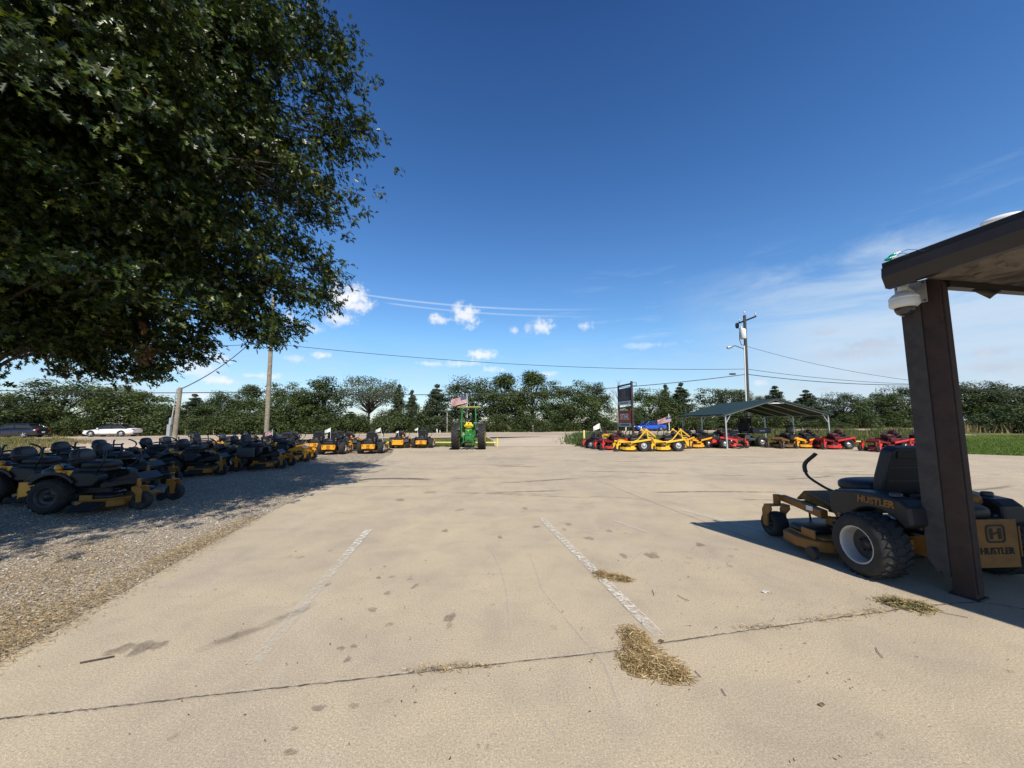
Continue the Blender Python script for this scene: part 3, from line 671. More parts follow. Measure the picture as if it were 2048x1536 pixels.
def scrap(name, px, py, s, m, label, cat):
    p = G(px, py); mb = MB()
    n = 9; c = [(s*(1+.35*math.sin(3*t+px))*math.cos(t), s*.6*(1+.3*math.cos(2*t+py))*math.sin(t), 0.004+.012*abs(math.sin(2*t+px))) for t in np.linspace(0, 2*PI, n, endpoint=False)]
    mb.add(c+[(0, 0, .012)], [(i, (i+1) % n, n) for i in range(n)]); mb.add([(a, b, z-.003) for a, b, z in c], [tuple(range(n))[::-1]])
    o = mb.build(name, m); o.location = p; tag(o, label, cat)
scrap('dead_leaf', 1644, 1412, .018, M_litter, 'dark curled leaf alone on the near right slab', 'leaf')
scrap('dead_leaf', 1322, 1284, .022, M_litter, 'dark leaf where the parking line meets the slab joint', 'leaf')
scrap('paper_scrap', 1531, 1185, .034, mat('grubby_paper', (.5, .48, .44), .8), 'flattened white scrap on the slab in front of the parked mower', 'litter')
# ------------------------------------------------------------------ the canopy at the right
E1 = Vector((-0.38, 0.925, 0)).normalized(); E2 = Vector((0.925, 0.38, 0)).normalized(); ZV = Vector((0, 0, 1))
PB0 = G(1905, 1177, 0.05); PB0.z = 0.0                                    # near corner of post and board on the slab
EF = Vector((-0.335, 0.942, 0)).normalized(); EP = Vector((0.942, 0.335, 0)).normalized(); CK = Vector((3.60, 3.61, 0)); FE = Vector((0.987, 0.160, 0)).normalized()
RISE = 0.07
zbot = D(1783, 577, CK.y).z; ztop = D(1800, 522, CK.y-0.06).z
canopy = thing('canopy', 'dark brown entrance canopy at the right edge with one timber post and peeling underside', 'canopy', (PB0.x, PB0.y, 0))
cinv = Matrix.Translation(-Vector((PB0.x, PB0.y, 0)))
def frame(o, ex, ey): return Matrix(((ex.x, ey.x, 0, o.x), (ex.y, ey.y, 0, o.y), (ex.z, ey.z, 1, o.z), (0, 0, 0, 1)))
FP = cinv @ frame(PB0, E1, E2)                          # x: away along the fascia, y: to the right
hp = zbot+0.12
mb = MB(); mb.box((-0.075, 0.075, hp/2), (0.15, 0.15, hp), 0, 0.006, FP)
mb.box((-0.15-0.004, 0.075, hp/2), (0.012, 0.10, hp-0.1), 0, 0.003, FP)
post = mb.build('post', [M_woodbrown], canopy)
mb = MB()                                               # the weathered board nailed on, broken off above the ground
zz = [(0.0, .15), (.03, .135), (.055, .19), (.08, .16), (.105, .22), (.145, .28)]
mb.prism([(a, z) for a, z in zz]+[(0.145, hp), (0.0, hp)], 'y', -0.012, 0.03, 0, 0.0, FP)
mb.build('board', [M_woodgrey], canopy)['label'] = 'weathered grey board with a broken lower end'
mb = MB(); mb.box((-0.075, 0.075, 0.006), (0.20, 0.19, 0.012), 0, 0.003, FP); mb.build('base_plate', [M_dkmetal], canopy)
# fascia: a box gutter profile drawn along E1, rising towards the camera
h = ztop-zbot
prof = [(0.09, 0.0), (0.02, 0.0), (-0.028, h*.42), (-0.018, h*.78), (0.0, h*.80), (0.0, h), (0.09, h)]
FO = CK+Vector((0, 0, zbot)); L = 7.5
def fas(t, p): q = FO+EF*(-t)+EP*p[0]+ZV*(p[1]+RISE*t); return q
mb = MB(); n = len(prof)
for t in (0, L): mb.v += [tuple(cinv @ fas(t, p)) for p in prof]
mb.f = [(i, (i+1) % n, n+(i+1) % n, n+i) for i in range(n)]+[tuple(range(n))[::-1], tuple(range(n, 2*n))]; mb.m = [0]*len(mb.f); mb.s = [False]*len(mb.f)
mb.build('fascia', [M_fascia], canopy)
# cap strip and a pale scuff high on the fascia
mb = MB()
c = [fas(0.06, (-0.004, h+.002)), fas(L, (-0.004, h+.002)), fas(L, (.09, h+.012)), fas(0.06, (.09, h+.012))]
mb.add([cinv @ p for p in c], [(0, 1, 2, 3)]); mb.build('drip_edge', [M_white], canopy)
M_peel = bpy.data.materials.new('peeling_soffit'); M_peel.use_nodes = True
T = NT(M_peel.node_tree); p = T.n['Principled BSDF']; o = T.new('ShaderNodeTexCoord').outputs['Object']
n1 = T.noise(o, 2.6, 6, 0.65, 1.2); n2 = T.noise(o, 11, 5, 0.6)
c = T.ramp(n1, [(0.36, (0.05, 0.042, 0.04)), (0.46, (0.13, 0.105, 0.085)), (0.55, (0.24, 0.205, 0.165)), (0.7, (0.19, 0.155, 0.125))])
T.l.new(T.mix(0.5, c, T.ramp(n2, [(0.3, (0.55,)*3), (0.7, (1.3,)*3)]), 'MULTIPLY'), p.inputs['Base Color']); p.inputs['Roughness'].default_value = 0.85
for t in (1.05, 2.75, 4.4):                             # overlapping seams where the gutter lengths meet
    mb = MB()
    for a_, b_ in zip(prof[1:5], prof[2:6]):
        q = [fas(t, a_), fas(t+.035, a_), fas(t+.035, b_), fas(t, b_)]; mb.add([cinv @ (p-EP*.003) for p in q], [(0, 1, 2, 3)])
    mb.build('gutter_seam', [M_dkmetal], canopy)
# roof deck and soffit
def plan(t, s, z): q = CK+EF*(-t)+FE*s; return cinv @ Vector((q.x, q.y, z+RISE*t))
mb = MB(); W = 9.5
for z in (zbot+h*.86, zbot+h*.98): mb.v += [tuple(plan(t, s, z-0.02*s)) for t, s in ((0.02, .1), (L, .1), (L, W), (0.02, W))]
mb.f = [(0, 1, 2, 3), (7, 6, 5, 4), (0, 4, 5, 1), (1, 5, 6, 2), (2, 6, 7, 3), (3, 7, 4, 0)]; mb.m = [0]*6; mb.s = [False]*6
mb.build('roof_deck', [M_fascia], canopy)
mb = MB(); NS = 10
for i in range(NS+1):
    for j in range(NS+1):
        t, s = 0.10+(L-0.1)*i/NS, 0.10+(W-0.1)*j/NS
        mb.v.append(tuple(plan(t, s, zbot+0.09-0.015*s+random.uniform(-.012, .012))))
mb.f = [(i*(NS+1)+j, (i+1)*(NS+1)+j, (i+1)*(NS+1)+j+1, i*(NS+1)+j+1) for i in range(NS) for j in range(NS)]; mb.m = [0]*len(mb.f); mb.s = [False]*len(mb.f)
mb.build('soffit', [M_peel], canopy)
mb = MB()                                               # rafters and the far end beam
def bar(a, b, w, hh, mi=0):
    a, b = Vector(a), Vector(b); d = (b-a).normalized(); sd = d.cross(ZV).normalized()*w/2; up = Vector((0, 0, hh))
    vs = [a-sd, a+sd, a+sd+up, a-sd+up, b-sd, b+sd, b+sd+up, b-sd+up]
    mb.add([tuple(v) for v in vs], [(0, 3, 2, 1), (4, 5, 6, 7), (0, 1, 5, 4), (1, 2, 6, 5), (2, 3, 7, 6), (3, 0, 4, 7)], mi)
bar(plan(0.06, 0.62, zbot+0.012), plan(0.06, W, zbot-0.06), 0.09, 0.18)
bar(plan(0.95, .13, zbot-0.02), plan(0.95, W, zbot-.16), .09, .11)
bar(plan(2.2, .13, zbot-0.02), plan(2.2, W, zbot-.16), .09, .11)
bar(plan(3.6, .13, zbot-0.02), plan(3.6, W, zbot-.16), .09, .11)
mb.build('beam', [M_fascia], canopy)
mb = MB()                                               # sheets of old covering that hang loose
def flap(pts, th=0.006):
    vs = [Vector(p) for p in pts]; n = len(vs); nn = (vs[1]-vs[0]).cross(vs[2]-vs[0]).normalized()*th
    mb.add([tuple(v) for v in vs]+[tuple(v+nn) for v in vs], [tuple(range(n)), tuple(range(2*n-1, n-1, -1))]+[(i, (i+1) % n, n+(i+1) % n, n+i) for i in range(n)])
def at(px, py, Y): return cinv @ D(px, py, Y)
YF = CK.y+0.10
flap([at(1944, 581, YF), at(1960, 566, YF+.05), at(1968, 559, YF+.1), at(2014, 559, YF+.12), at(2012, 577, YF+.06), at(1990, 590, YF-.02), at(1980, 598, YF-.03)])
flap([at(1949, 551, YF-.25), at(1997, 532, YF-.3), at(2003, 541, YF-.28), at(1954, 560, YF-.2)])
flap([at(1996, 529, YF-.5), at(2008, 524, YF-.5), at(2013, 538, YF-.4), at(1999, 539, YF-.4)])
flap([at(1892, 574, YF+.1), at(1945, 571, YF+.12), at(1950, 579, YF+.1), at(1893, 579, YF+.08)])
mb.build('peeling_sheet', [M_peel], canopy)
mb = MB(); q = [fas(2.15, (-.058, h*.45)), fas(2.18, (-.058, h*.45)), fas(2.19, (-.042, h*.77)), fas(2.155, (-.042, h*.77))]
mb.add([cinv @ (p-E2*.003) for p in q], [(0, 1, 2, 3)]); mb.build('paint_scuff', [soft_mat('scuffed_white', (.5, .48, .46), 1, 60, .5, .6) if False else mat('scuffed_metal', (.25, .23, .23), .7)], canopy)
for t, s in ((6.3, .3), (6.3, 8.8), (0.5, 8.8)):
    mb = MB(); q = plan(t, s, 0); mb.box((q.x, q.y, (zbot)/2), (.16, .16, zbot-.02+0.3*(t > 3)), 0, .006); mb.build('post', [M_woodbrown], canopy)   # these stand outside the picture

# dome camera on its steel plate
PLW = FP
cm = thing('security_camera', 'white dome security camera with smoked bubble on a steel plate under the brown fascia', 'camera', (PB0.x, PB0.y, 0))
pz = D(1850, 590, PB0.y+.05).z
mb = MB(); mb.box((0.055, -0.018, pz+0.005), (0.24, 0.008, 0.22), 0, 0.003, FP)
mb.build('plate', [mat('brushed_plate', (0.42, 0.40, 0.38), 0.5, 0.35, var=0.2, scale=14)], cm)
mb = MB()
for a in (-0.045, 0.155):
    for z in (-.085, .095): mb = MB(); mb.cyl((a, -0.021, pz+z), (a, -0.029, pz+z), .008, n=10, M=FP); mb.build('bolt', [M_dkmetal], cm)
dc = D(1808, 600, PB0.y-0.05); dcl = cinv @ Vector((dc.x, dc.y, 0)); dz = D(1812, 600, dc.y).z
mb = MB()
mb.tube([FP @ Vector((.05, -.02, pz+.02)), FP @ Vector((.06, -.07, pz+.045)), Vector((dcl.x, dcl.y, dz+.11)), Vector((dcl.x, dcl.y, dz+.085))], [.03, .03, .032, .034], 14)
mb.lathe([(0, .150), (.026, .148), (.038, .132), (.037, .110), (.031, .092), (.031, .082), (.05, .074), (.082, .056), (.100, .036), (.106, .026)], (dcl.x, dcl.y, dz), 'z', 32)
mb.build('mount', [M_white], cm)
mb = MB(); mb.lathe([(.106, .026), (.112, .022), (.1125, .012), (.1085, .010), (.111, .004), (.113, -.050), (.108, -.060), (.092, -.074), (.078, -.080)], (dcl.x, dcl.y, dz), 'z', 32); mb.build('housing', [M_white], cm)
mb = MB(); mb.lathe([(.080, -.074), (.077, -.100), (.063, -.134), (.038, -.155), (0, -.162)], (dcl.x, dcl.y, dz), 'z', 32); mb.build('bubble', [mat('smoked_dome', (0.035, 0.035, 0.04), 0.08, var=0, spec=0.7)], cm)
mb = MB(); mb.lathe([(.0, -.11), (.03, -.11), (.034, -.075), (.03, -.06)], (dcl.x, dcl.y, dz-.03), 'z', 16); mb.build('lens', [M_dkmetal], cm)
# string light end lying on the fascia
sl = thing('string_light', 'string light end with green bulbs lying on the brown fascia', 'string light', tuple(fas(0.12, (.02, h))))
o0 = sl.location
def loc(px, py, t): q = fas(t, (-.01, h)); return D(px, py, q.y)-o0
for a, b in (((1768, 521), (1788, 514)), ((1776, 515), (1796, 506))):
    A, B = loc(*a, .06), loc(*b, .10); d = (B-A); mb = MB()
    mb.tube([A, A+d*.12, A+d*.35, A+d*.65, A+d*.8], [.002, .010, .0165, .0155, .009], 12); mb.build('bulb', [M_bulb], sl)
    mb = MB(); mb.tube([A+d*.78, A+d*1.25], [.010, .009], 10); mb.build('socket', [M_white], sl)
mb = MB()
mb.tube([loc(1794, 512, .1), loc(1801, 505, .2), loc(1815, 499, .3), loc(1838, 500, .4), loc(1850, 502, .5)], .0022, 5)
mb.tube([loc(1798, 508, .1), loc(1808, 506, .2), loc(1818, 509, .3), loc(1803, 513, .25)], .0022, 5)
mb.build('wire', [M_wire], sl)
dd = fas(.75, (.10, h)); mb = MB(); mb.blob((0, 0, 0.02), (.16, .26, .085), 2.2); o = mb.build('floodlight_cap', [M_white]); o.location = dd; o.rotation_euler = (0.08, 0, .39)
tag(o, 'rounded white cap showing above the brown fascia behind the bulbs', 'lamp cap')
# ------------------------------------------------------------------ zero turn mowers
def arc(cx, cz, r, a0, a1, n): return [(cx+r*math.cos(R_(a)), cz+r*math.sin(R_(a))) for a in np.linspace(a0, a1, n)]
def wheel(parent, name, c, r, w, rim, side=1, lugs=0, deep=False, nseg=28):
    mb = MB()
    mb.lathe([(.56*r, -.44*w), (.62*r, -.5*w), (.82*r, -.52*w), (.93*r, -.46*w), (.985*r, -.36*w), (r, -.15*w), (r, .15*w), (.985*r, .36*w), (.93*r, .46*w), (.82*r, .52*w), (.62*r, .5*w), (.56*r, .44*w)], (0, 0, 0), 'y', nseg)
    if lugs:
        for k in range(lugs):
            a = 2*PI*k/lugs
            for j, yy in enumerate((-.30*w, 0, .30*w)):
                M = Matrix.Rotation(a+(j % 2)*PI/lugs, 4, 'Y') @ Matrix.Translation((r+.001, yy, 0)) @ Matrix.Rotation((.5 if yy < 0 else -.5) if yy else 0, 4, 'X')
                mb.box((0, 0, 0), (.014, .26*w, 2*PI*r/lugs*.52), 0, 0, M)
    t = mb.build(name, [M_tyre], parent, c)
    mb = MB(); s = side
    if deep: pr = [(.60*r, .50*w), (.575*r, .515*w), (.545*r, .47*w), (.53*r, .30*w), (.50*r, .08*w)]; pr2 = [(.50*r, .08*w), (.30*r, .02*w), (.18*r, .04*w), (.17*r, .14*w), (0, .15*w)]
    else: pr = [(.60*r, .46*w), (.565*r, .475*w), (.53*r, .42*w), (.47*r, .24*w)]; pr2 = [(.47*r, .24*w), (.30*r, .18*w), (.2*r, .26*w), (.16*r, .40*w), (0, .41*w)]
    for sg in (1, -1):
        mb.lathe([(a, b*sg) for a, b in pr], (0, 0, 0), 'y', nseg, 0); mb.lathe([(a, b*sg) for a, b in pr2], (0, 0, 0), 'y', nseg, 1)
        for k in range(5):
            a = 2*PI*k/5+.3; yy = (.05*w if deep else .22*w)*sg
            mb.cyl((.27*r*math.cos(a), yy-.01*sg, .27*r*math.sin(a)), (.27*r*math.cos(a), yy+.014*sg, .27*r*math.sin(a)), .035*r, n=6, mi=1)
    mb.build('rim', rim, t)
    return t
def emblem(mb, M, s, mi=0):
    """rounded square ring round a broad H"""
    ring = [(.5, .3), (.38, .42), (-.38, .42), (-.5, .3), (-.5, -.3), (-.38, -.42), (.38, -.42), (.5, -.3)]
    inn = [(a*.82, b*.80) for a, b in ring]; n = 8
    mb.add([(a*s, b*s, 0) for a, b in ring]+[(a*s, b*s, 0) for a, b in inn], [(i, (i+1) % n, n+(i+1) % n, n+i) for i in range(n)], mi, False, M)
    for q in ([(-.31, -.25), (-.14, -.25), (-.14, .25), (-.31, .25)], [(.14, -.25), (.31, -.25), (.31, .25), (.14, .25)], [(-.14, -.07), (.14, .03), (.14, .12), (-.14, .02)]):
        mb.add([(a*s, b*s, 0) for a, b in q], [(0, 1, 2, 3)], mi, False, M)
def make_mower(label, P):
    """+X is forward, +Y left; origin on the ground below the rear axle"""
    t = thing('riding_mower', label, 'mower')
    yel, body, seatm = P['paint'], P['body'], P['seat']; sh = P.get('seat_top', 1.03); hi = P.get('detail', 0); sx = P.get('seat_x', .10); fr = P.get('frame', yel)
    rim = P.get('rim', [M_silver, M_dkmetal]); rr = P.get('rr', .30); rw = P.get('rw', .25); ty = P.get('track', .50)
    for s in (1, -1): wheel(t, 'rear_wheel', (0, s*ty, rr), rr, rw, rim, s, 26 if hi else 20, P.get('deep', False))
    fx, fy = 1.36, .46; s_dark = 'frame' in P
    for s in (1, -1):
        c = wheel(t, 'caster_wheel', (fx+.07, s*fy, .165), .165, .145, [P.get('crim', M_dkmetal), M_dkmetal], s, 0, nseg=22)
        mb = MB()
        for q in (1, -1):
            mb.prism([(fx-.05, .43), (fx+.07, .43), (fx+.12, .36), (fx+.115, .15), (fx+.03, .14), (fx+.02, .30), (fx-.06, .38)], 'y', s*fy+q*.094-.007, s*fy+q*.094+.007)
        mb.box((fx+.01, s*fy, .432), (.13, .205, .014)); mb.cyl((fx, s*fy, .43), (fx, s*fy, .575), .036, n=12); mb.cyl((fx+.07, s*fy-.10, .165), (fx+.07, s*fy+.10, .165), .012, n=8)
        mb.build('caster_fork', [yel if not s_dark else P.get('deckm', yel)], t)
    mb = MB()                                            # welded frame
    for s in (1, -1):
        mb.prism([(.70, .40), (.70, .50), (1.02, .535), (fx+.03, .565), (fx+.03, .495), (1.02, .45)], 'y', s*.39-.035, s*.39+.035, 0, .006)
        mb.box((.30 if hi else .18, s*.30, .36), (1.0 if hi else 1.25, .05, .10), 0, .006); mb.box((fx-.01, s*.425, .53), (.09, .10, .065), 0, .006)
        rx = (-.34 if hi and s > 0 else -.62+P.get('bump_x', 0.0)); mb.prism([(rx, .30), (rx, .58), (-.32, .58), (-.30, .48), (-.05, .40), (-.05, .28), (-.30, .28)], 'y', s*.30-.006, s*.30+.006)
    mb.box((1.16, 0, .49), (.06, .80, .07), 0, .006)
    mb.build('frame', [fr], t)
    mb = MB()                                            # foot plate with drilled holes
    mb.prism([(.66, .46), (.70, .53), (1.16, .66), (1.30, .53), (1.26, .52), (1.15, .625), (.80, .50), (.80, .46)], 'y', -.29, .29, 0, .004)
    for s in (1, -1): mb.prism([(.68, .47), (.72, .54), (1.15, .655), (1.24, .56), (1.10, .52)], 'y', s*.286-.004, s*.286+.004)
    if hi:
        for i in range(9):
            for j in range(3):
                u = .76+.042*i; zz = .545+(u-.72)*.262
                if j == 0: continue
                for s in (1, -1): mb.cyl((u, s*.289, zz-.012-.028*j), (u, s*.293, zz-.012-.028*j), .0075, n=4, mi=1)
            for j in range(-4, 5): mb.cyl((.76+.042*i, j*.06, .5475+(.04+.042*i)*.283), (.76+.042*i, j*.06, .5515+(.04+.042*i)*.283), .011, n=4, mi=1)
    mb.build('foot_plate', [fr, M_logo], t)
    mb = MB()                                            # deck
    out = [(.40, -.50), (.46, -.62), (.72, -.67), (.98, -.63), (1.14, -.46), (1.20, -.20), (1.20, .20), (1.14, .46), (.98, .63), (.72, .67), (.46, .62), (.40, .50)]
    mb.prism(out, 'z', .085, .205, 0, .016); mb.prism([(a*.94+.05, b*.90) for a, b in out], 'z', .205, .235, 0, .008)
    for s in (1, -1): mb.box((1.17, s*.36, .17), (.13, .05, .05), 0, .006); mb.box((.62, s*.60, .26), (.20, .012, .10), 0, .003)
    mb.build('deck', [P.get('deckm', yel)], t)
    mb = MB()
    for s in (1, -1): mb = MB(); mb.cyl((1.24, s*.33, .085), (1.24, s*.40, .085), .078, n=14); mb.build('gauge_wheel', [M_tyre], t); mb = MB(); mb.cyl((.45, s*.655, .085), (.45, s*.70, .085), .07, n=12); mb.build('gauge_wheel', [M_tyre], t)
    mb = MB()
    for s in (1, -1): mb.blob((.82, s*.42, .265), (.42, .34, .10), 3.0)
    mb.cyl((.88, 0, .23), (.88, 0, .28), .11, n=16); mb.build('belt_cover', [M_black], t)
    mb = MB(); mb.prism([(-.66, .20), (-.66, .12), (-.95, .07), (-.97, .11)], 'x', .62, .98, 0, .006); mb.build('discharge_chute', [M_black], t)
    for s in (1, -1):                                    # pods over the rear wheels
        mb = MB()
        if P.get('pods', 1):
            zt = P.get('pod_z', .78); pb = P.get('pod_back', -.43); pf, py1 = P.get('pod_x', .70), P.get('pod_y', .49); pl = [(pf, .56), (pf, zt-.075), (pf-.08, zt-.03), (.22, zt), (.05, zt+.005), (pb+.09, zt-.02), (pb+.01, zt-.08), (pb, .585)]+arc(0, .30, .375, 140, 38, 9)+[(.33, .475), (.38, .445), (pf-.08, .455)]
            mb.prism(pl, 'y', *sorted((s*.26, s*py1)), 0, .022)
            ps = arc(0, .30, .38, 148, 34, 9)+arc(0, .30, .43, 34, 148, 9)
            if P.get('lip', 1): mb.prism(ps, 'y', *sorted((s*(py1-.02), s*(py1+.05))), 0, .008)
        else:                                            # lower curved mudguard and long sloping rail
            mb.prism(arc(0, .30, .36, 165, 25, 11)+arc(0, .30, .40, 25, 165, 11), 'y', *sorted((s*.34, s*.62)), 0, .008)
            mb.box((.35, s*.36, .60), (.62, .16, .20), 0, .03)
        pod = mb.build('fender', [body], t)
        if P.get('badge'):
            mb = MB(); y = s*(py1+.002)
            q = [(.02, .755), (.30, .755), (.25, .66), (.20, .615), (.08, .66), (.04, .70)]
            mb.prism(q, 'y', *sorted((y, y+s*.006)), 0)
            bo = mb.build('badge', [P['badge']], pod)
            mb = MB(); M = Matrix.Translation((.16, y+s*.009, .70)) @ Matrix.Rotation(R_(90), 4, 'X') @ (Matrix.Rotation(R_(180), 4, 'Y') if s > 0 else Matrix.Identity(4))
            emblem(mb, M, .10); mb.build('emblem', [M_logo], pod)
        if not P.get('pods', 1):
            mb = MB(); mb.prism([(.72, .44), (.72, .53), (-.30, .70), (-.36, .67), (-.34, .61)], 'y', *sorted((s*.625, s*.665)), 0, .006); mb.build('side_rail', [yel], t)
    mb = MB()                                            # seat
    M = Matrix.Translation((-.02+sx, 0, .80)) @ Matrix.Rotation(R_(-11), 4, 'Y')
    mb.blob((.28+sx, 0, .82), (.50, .50, .17), 3.2); mb.box((.26+sx, 0, .73), (.42, .42, .07), 0, .01)
    seat = mb.build('seat', [seatm], t)
    mb = MB(); bh = sh-.80+.05; bw = P.get('seat_w', .50)
    if P.get('boxy'):
        mb.prism([(-bw/2-.05, -.02), (-bw/2-.05, bh*.33), (-bw/2+.035, bh*.90), (-bw/2+.09, bh), (bw/2-.09, bh), (bw/2-.035, bh*.92), (bw/2, bh*.33), (bw/2, -.02)], 'x', -.075, .065, 0, .028, M)
        mb.box((-.085, .0, bh*.86), (.012, bw*.62, bh*.16), 0, .005, M)
    else:
        mb.prism([(-bw*.40, 0), (-bw*.5, bh*.35), (-bw*.47, bh*.72), (-bw*.33, bh*.95), (-bw*.15, bh), (bw*.15, bh), (bw*.33, bh*.95), (bw*.47, bh*.72), (bw*.5, bh*.35), (bw*.40, 0)], 'x', -.06, .05, 0, .035, M, True)
        mb.blob((.05, 0, bh*.60), (.06, bw*.62, bh*.5), 3, 1, M)
    mb.build('backrest', [seatm, P.get('seat2', seatm)], t)
    if P.get('arms', 1):
        mb = MB()
        for s in (1, -1): mb = MB(); mb.tube([(-.06+sx, s*.29, .92), (.05+sx, s*.30, .95), (.30+sx, s*.30, .955)], [.02, .024, .022], 8); mb.build('armrest', [M_black], t)
    for s in ((1,) if hi else (1, -1)):                  # lap bars (the far one of the parked mower is folded out of sight)
        mb = MB(); k = P.get('bar', 1.10)
        pa = [(.62, s*.33, .74), (.74, s*.34, .77), (.92, s*.36, .86), (.985, s*.36, .93), (1.0, s*.35, k-.06), (.93, s*.30, k+.05), (.915, s*.29, k+.075)] if P.get('tallbar') else [(.56, s*.34, .70), (.66, s*.42, .80), (.74, s*.45, .92), (.73, s*.43, 1.02), (.66, s*.33, k), (.64, s*.27, k+.015)]
        pa = smooth(pa); mb.tube(pa, .014, 10); bar_ = mb.build('control_lever', [M_black], t)
        mb = MB(); mb.tube(pa[-16:], .021, 10); mb.build('grip', [M_black], bar_)
    mb = MB()                                            # engine
    ex = P.get('eng_x', 0.0); mb.box((-.30+ex, 0, .55), (.46, .50, .20), 0, .03); mb.blob((-.30+ex, 0, .69), (.44, .42, .18), 3.0); mb.lathe([(.0, .10), (.10, .10), (.13, .07), (.14, 0)], (-.33+ex, 0, .71), 'z', 20)
    for s in (1, -1): mb.box((-.34+ex, s*.28, .60), (.20, .12, .15), 0, .015); mb.cyl((-.40+ex, s*.16, .46), (-.40, s*.26, .46), .05, n=12)
    mb.cyl((-.16, .20, .72), (-.16, .20, .84), .055, n=14)
    mb.build('engine', [M_black], t)
    mb = MB(); mb.blob((-.16, -.22, .78), (.12, .12, .13), 2.2, 0); mb.cyl((-.16, -.22, .66), (-.16, -.22, .75), .03, n=10, mi=1); mb.build('air_filter', [P.get('filter', yel), M_silver], t)
    mb = MB()                                            # hydraulic pumps, axles
    for s in (1, -1): mb.box((.0, s*.22, .30), (.24, .16, .22), 0, .03); mb.cyl((0, s*.25, .30), (0, s*.42, .30), .05, n=12); mb.cyl((.42, s*.26, .50), (.42, s*.26, .58), .035, n=12)
    mb.box((.3, 0, .44), (.6, .5, .05), 0, .01); mb.build('transaxle', [M_dkmetal], t)
    b0, b1, bw_ = P.get('bumper', (.24, .54, .34)); bx = P.get('bump_x', 0.0)
    mb = MB(); mb.box((-.655+bx, P.get('bump_y', 0), (b0+b1)/2), (.016, 2*bw_, b1-b0), 0, .004)
    for s in () if hi else (1, -1): mb.prism([(-.655+bx, b0+.03), (-.655+bx, b1), (-.45, b1), (-.40, .45), (-.42, b0+.06)], 'y', *sorted((s*bw_, s*(bw_-.012)))); mb.box((-.665+bx, s*(bw_-.06)+P.get('bump_y', 0), (b0+b1)/2+.05), (.008, .035, .10), 1, .002)
    bump = mb.build('rear_bumper', [P.get('bumpm', yel), M_logo], t)
    if P.get('logo', 1):
        Mb = Matrix.Translation((-.668+bx, 0, 0)) @ Matrix(((0, 0, -1, 0), (-1, 0, 0, 0), (0, 1, 0, 0), (0, 0, 0, 1)))
        mb = MB(); Mb = Mb @ Matrix.Translation((P.get('emb', 0), 0, 0)) @ Matrix.Diagonal((1/P.get('wide', 1), 1, 1, 1)); emblem(mb, Mb @ Matrix.Translation((0, (b0+b1)/2+(.09 if hi else .02), 0)), .20 if hi else .17); mb.build('emblem', [M_logo], bump)
        text_part('lettering', 'HUSTLER', .085 if hi else .05, Mb @ Matrix.Translation((0, (b0+b1)/2-(.07 if hi else .095), 0)), M_logo, bump, .001, bold=.002)
    if P.get('rops') == 'folded':
        mb = MB()
        for s in (1, -1):
            mb.tube([(1.28, s*.50, .34), (1.22, s*.50, .50), (.55, s*.50, .52), (.30, s*.50, .62), (-.02, s*.50, 1.00), (-.16, s*.50, 1.17)], .034, 8)
            mb.tube([(-.16, s*.50, 1.17), (-.20, s*.50, .95), (-.25, s*.50, .62), (-.25, s*.50, .38)], .034, 8)
            mb.tube([(-.14, s*.49, 1.19), (-.40, s*.49, .98), (-.62, s*.49, .80)], .036, 8); mb.tube([(-.24, s*.50, .74), (-.48, s*.50, .72), (-.58, s*.50, .46)], .028, 8)
            mb.box((-.15, s*.50, 1.16), (.10, .09, .12), 0, .012)
        mb.tube([(-.62, -.49, .80), (-.62, .49, .80)], .036, 8)
        mb.build('roll_bar', [yel], t)
    elif P.get('rops') == 'up':
        mb = MB(); mb.tube([(-.28, -.46, .35), (-.28, -.46, .95), (-.42, -.44, 1.22), (-.52, -.38, 1.30), (-.52, .38, 1.30), (-.42, .44, 1.22), (-.28, .46, .95), (-.28, .46, .35)], .027, 8); mb.build('roll_bar', [M_black], t)
    if P.get('box'):
        mb = MB(); mb.box((.30, -.62, .60), (.55, .12, .32), 0, .02); mb.build('side_tank', [M_dkgrey], t)
    if hi:
        for s in (1, -1):
            M = Matrix.Translation((-.02, s*(py1+.0025), .75)) @ (Matrix(((-1, 0, 0, 0), (0, 0, 1, 0), (0, 1, 0, 0), (0, 0, 0, 1))) if s > 0 else Matrix(((1, 0, 0, 0), (0, 0, -1, 0), (0, 1, 0, 0), (0, 0, 0, 1))))
            text_part('lettering', 'HUSTLER', .095, M, M_shadeyel, t, .002, bold=.004, shear=.1)
        for s in (1, -1):
            mb = MB(); mb.tube(smooth([(-.05, s*.20, .50), (.10, s*.30, .56), (.25, s*.33, .50), (.42, s*.30, .44)]), .012, 6); mb.tube(smooth([(-.10, s*.22, .42), (.06, s*.34, .46), (.20, s*.36, .40), (.36, s*.32, .36)]), .012, 6); mb.build('hose', [M_black], t)
            mb = MB(); mb.tube([(.52, s*.34, .30), (.56, s*.36, .52)], .012, 6); mb.box((.54, s*.36, .53), (.10, .02, .04)); mb.build('lift_rod', [M_dkmetal], t); mb = MB(); mb.tube([(1.0, s*.34, .24), (.98, s*.36, .50)], .010, 6); mb.build('lift_rod', [M_dkmetal], t)
            mb = MB(); mb.lathe([(0, .035), (.035, .033), (.042, .02), (.042, 0)], (-.14, s*.36, .825), 'z', 14); mb.build('fuel_cap', [M_dkgrey], t)
        mb = MB(); mb.cyl((.62, 0, .235), (.62, 0, .27), .09, n=16); mb.tube([(.62, .09, .26), (.88, .42, .30), (.70, .45, .30), (.62, -.09, .26)], .008, 4); mb.build('belt', [M_tyre], t)
        mb = MB()
        for zz in (.93, 1.08): mb.box((.28-.02-.078-(zz-.8)*.19-.004, 0, zz), (.008, .36, .010), 0, .003)
        mb.build('seat_seam', [M_dkgrey], seat)
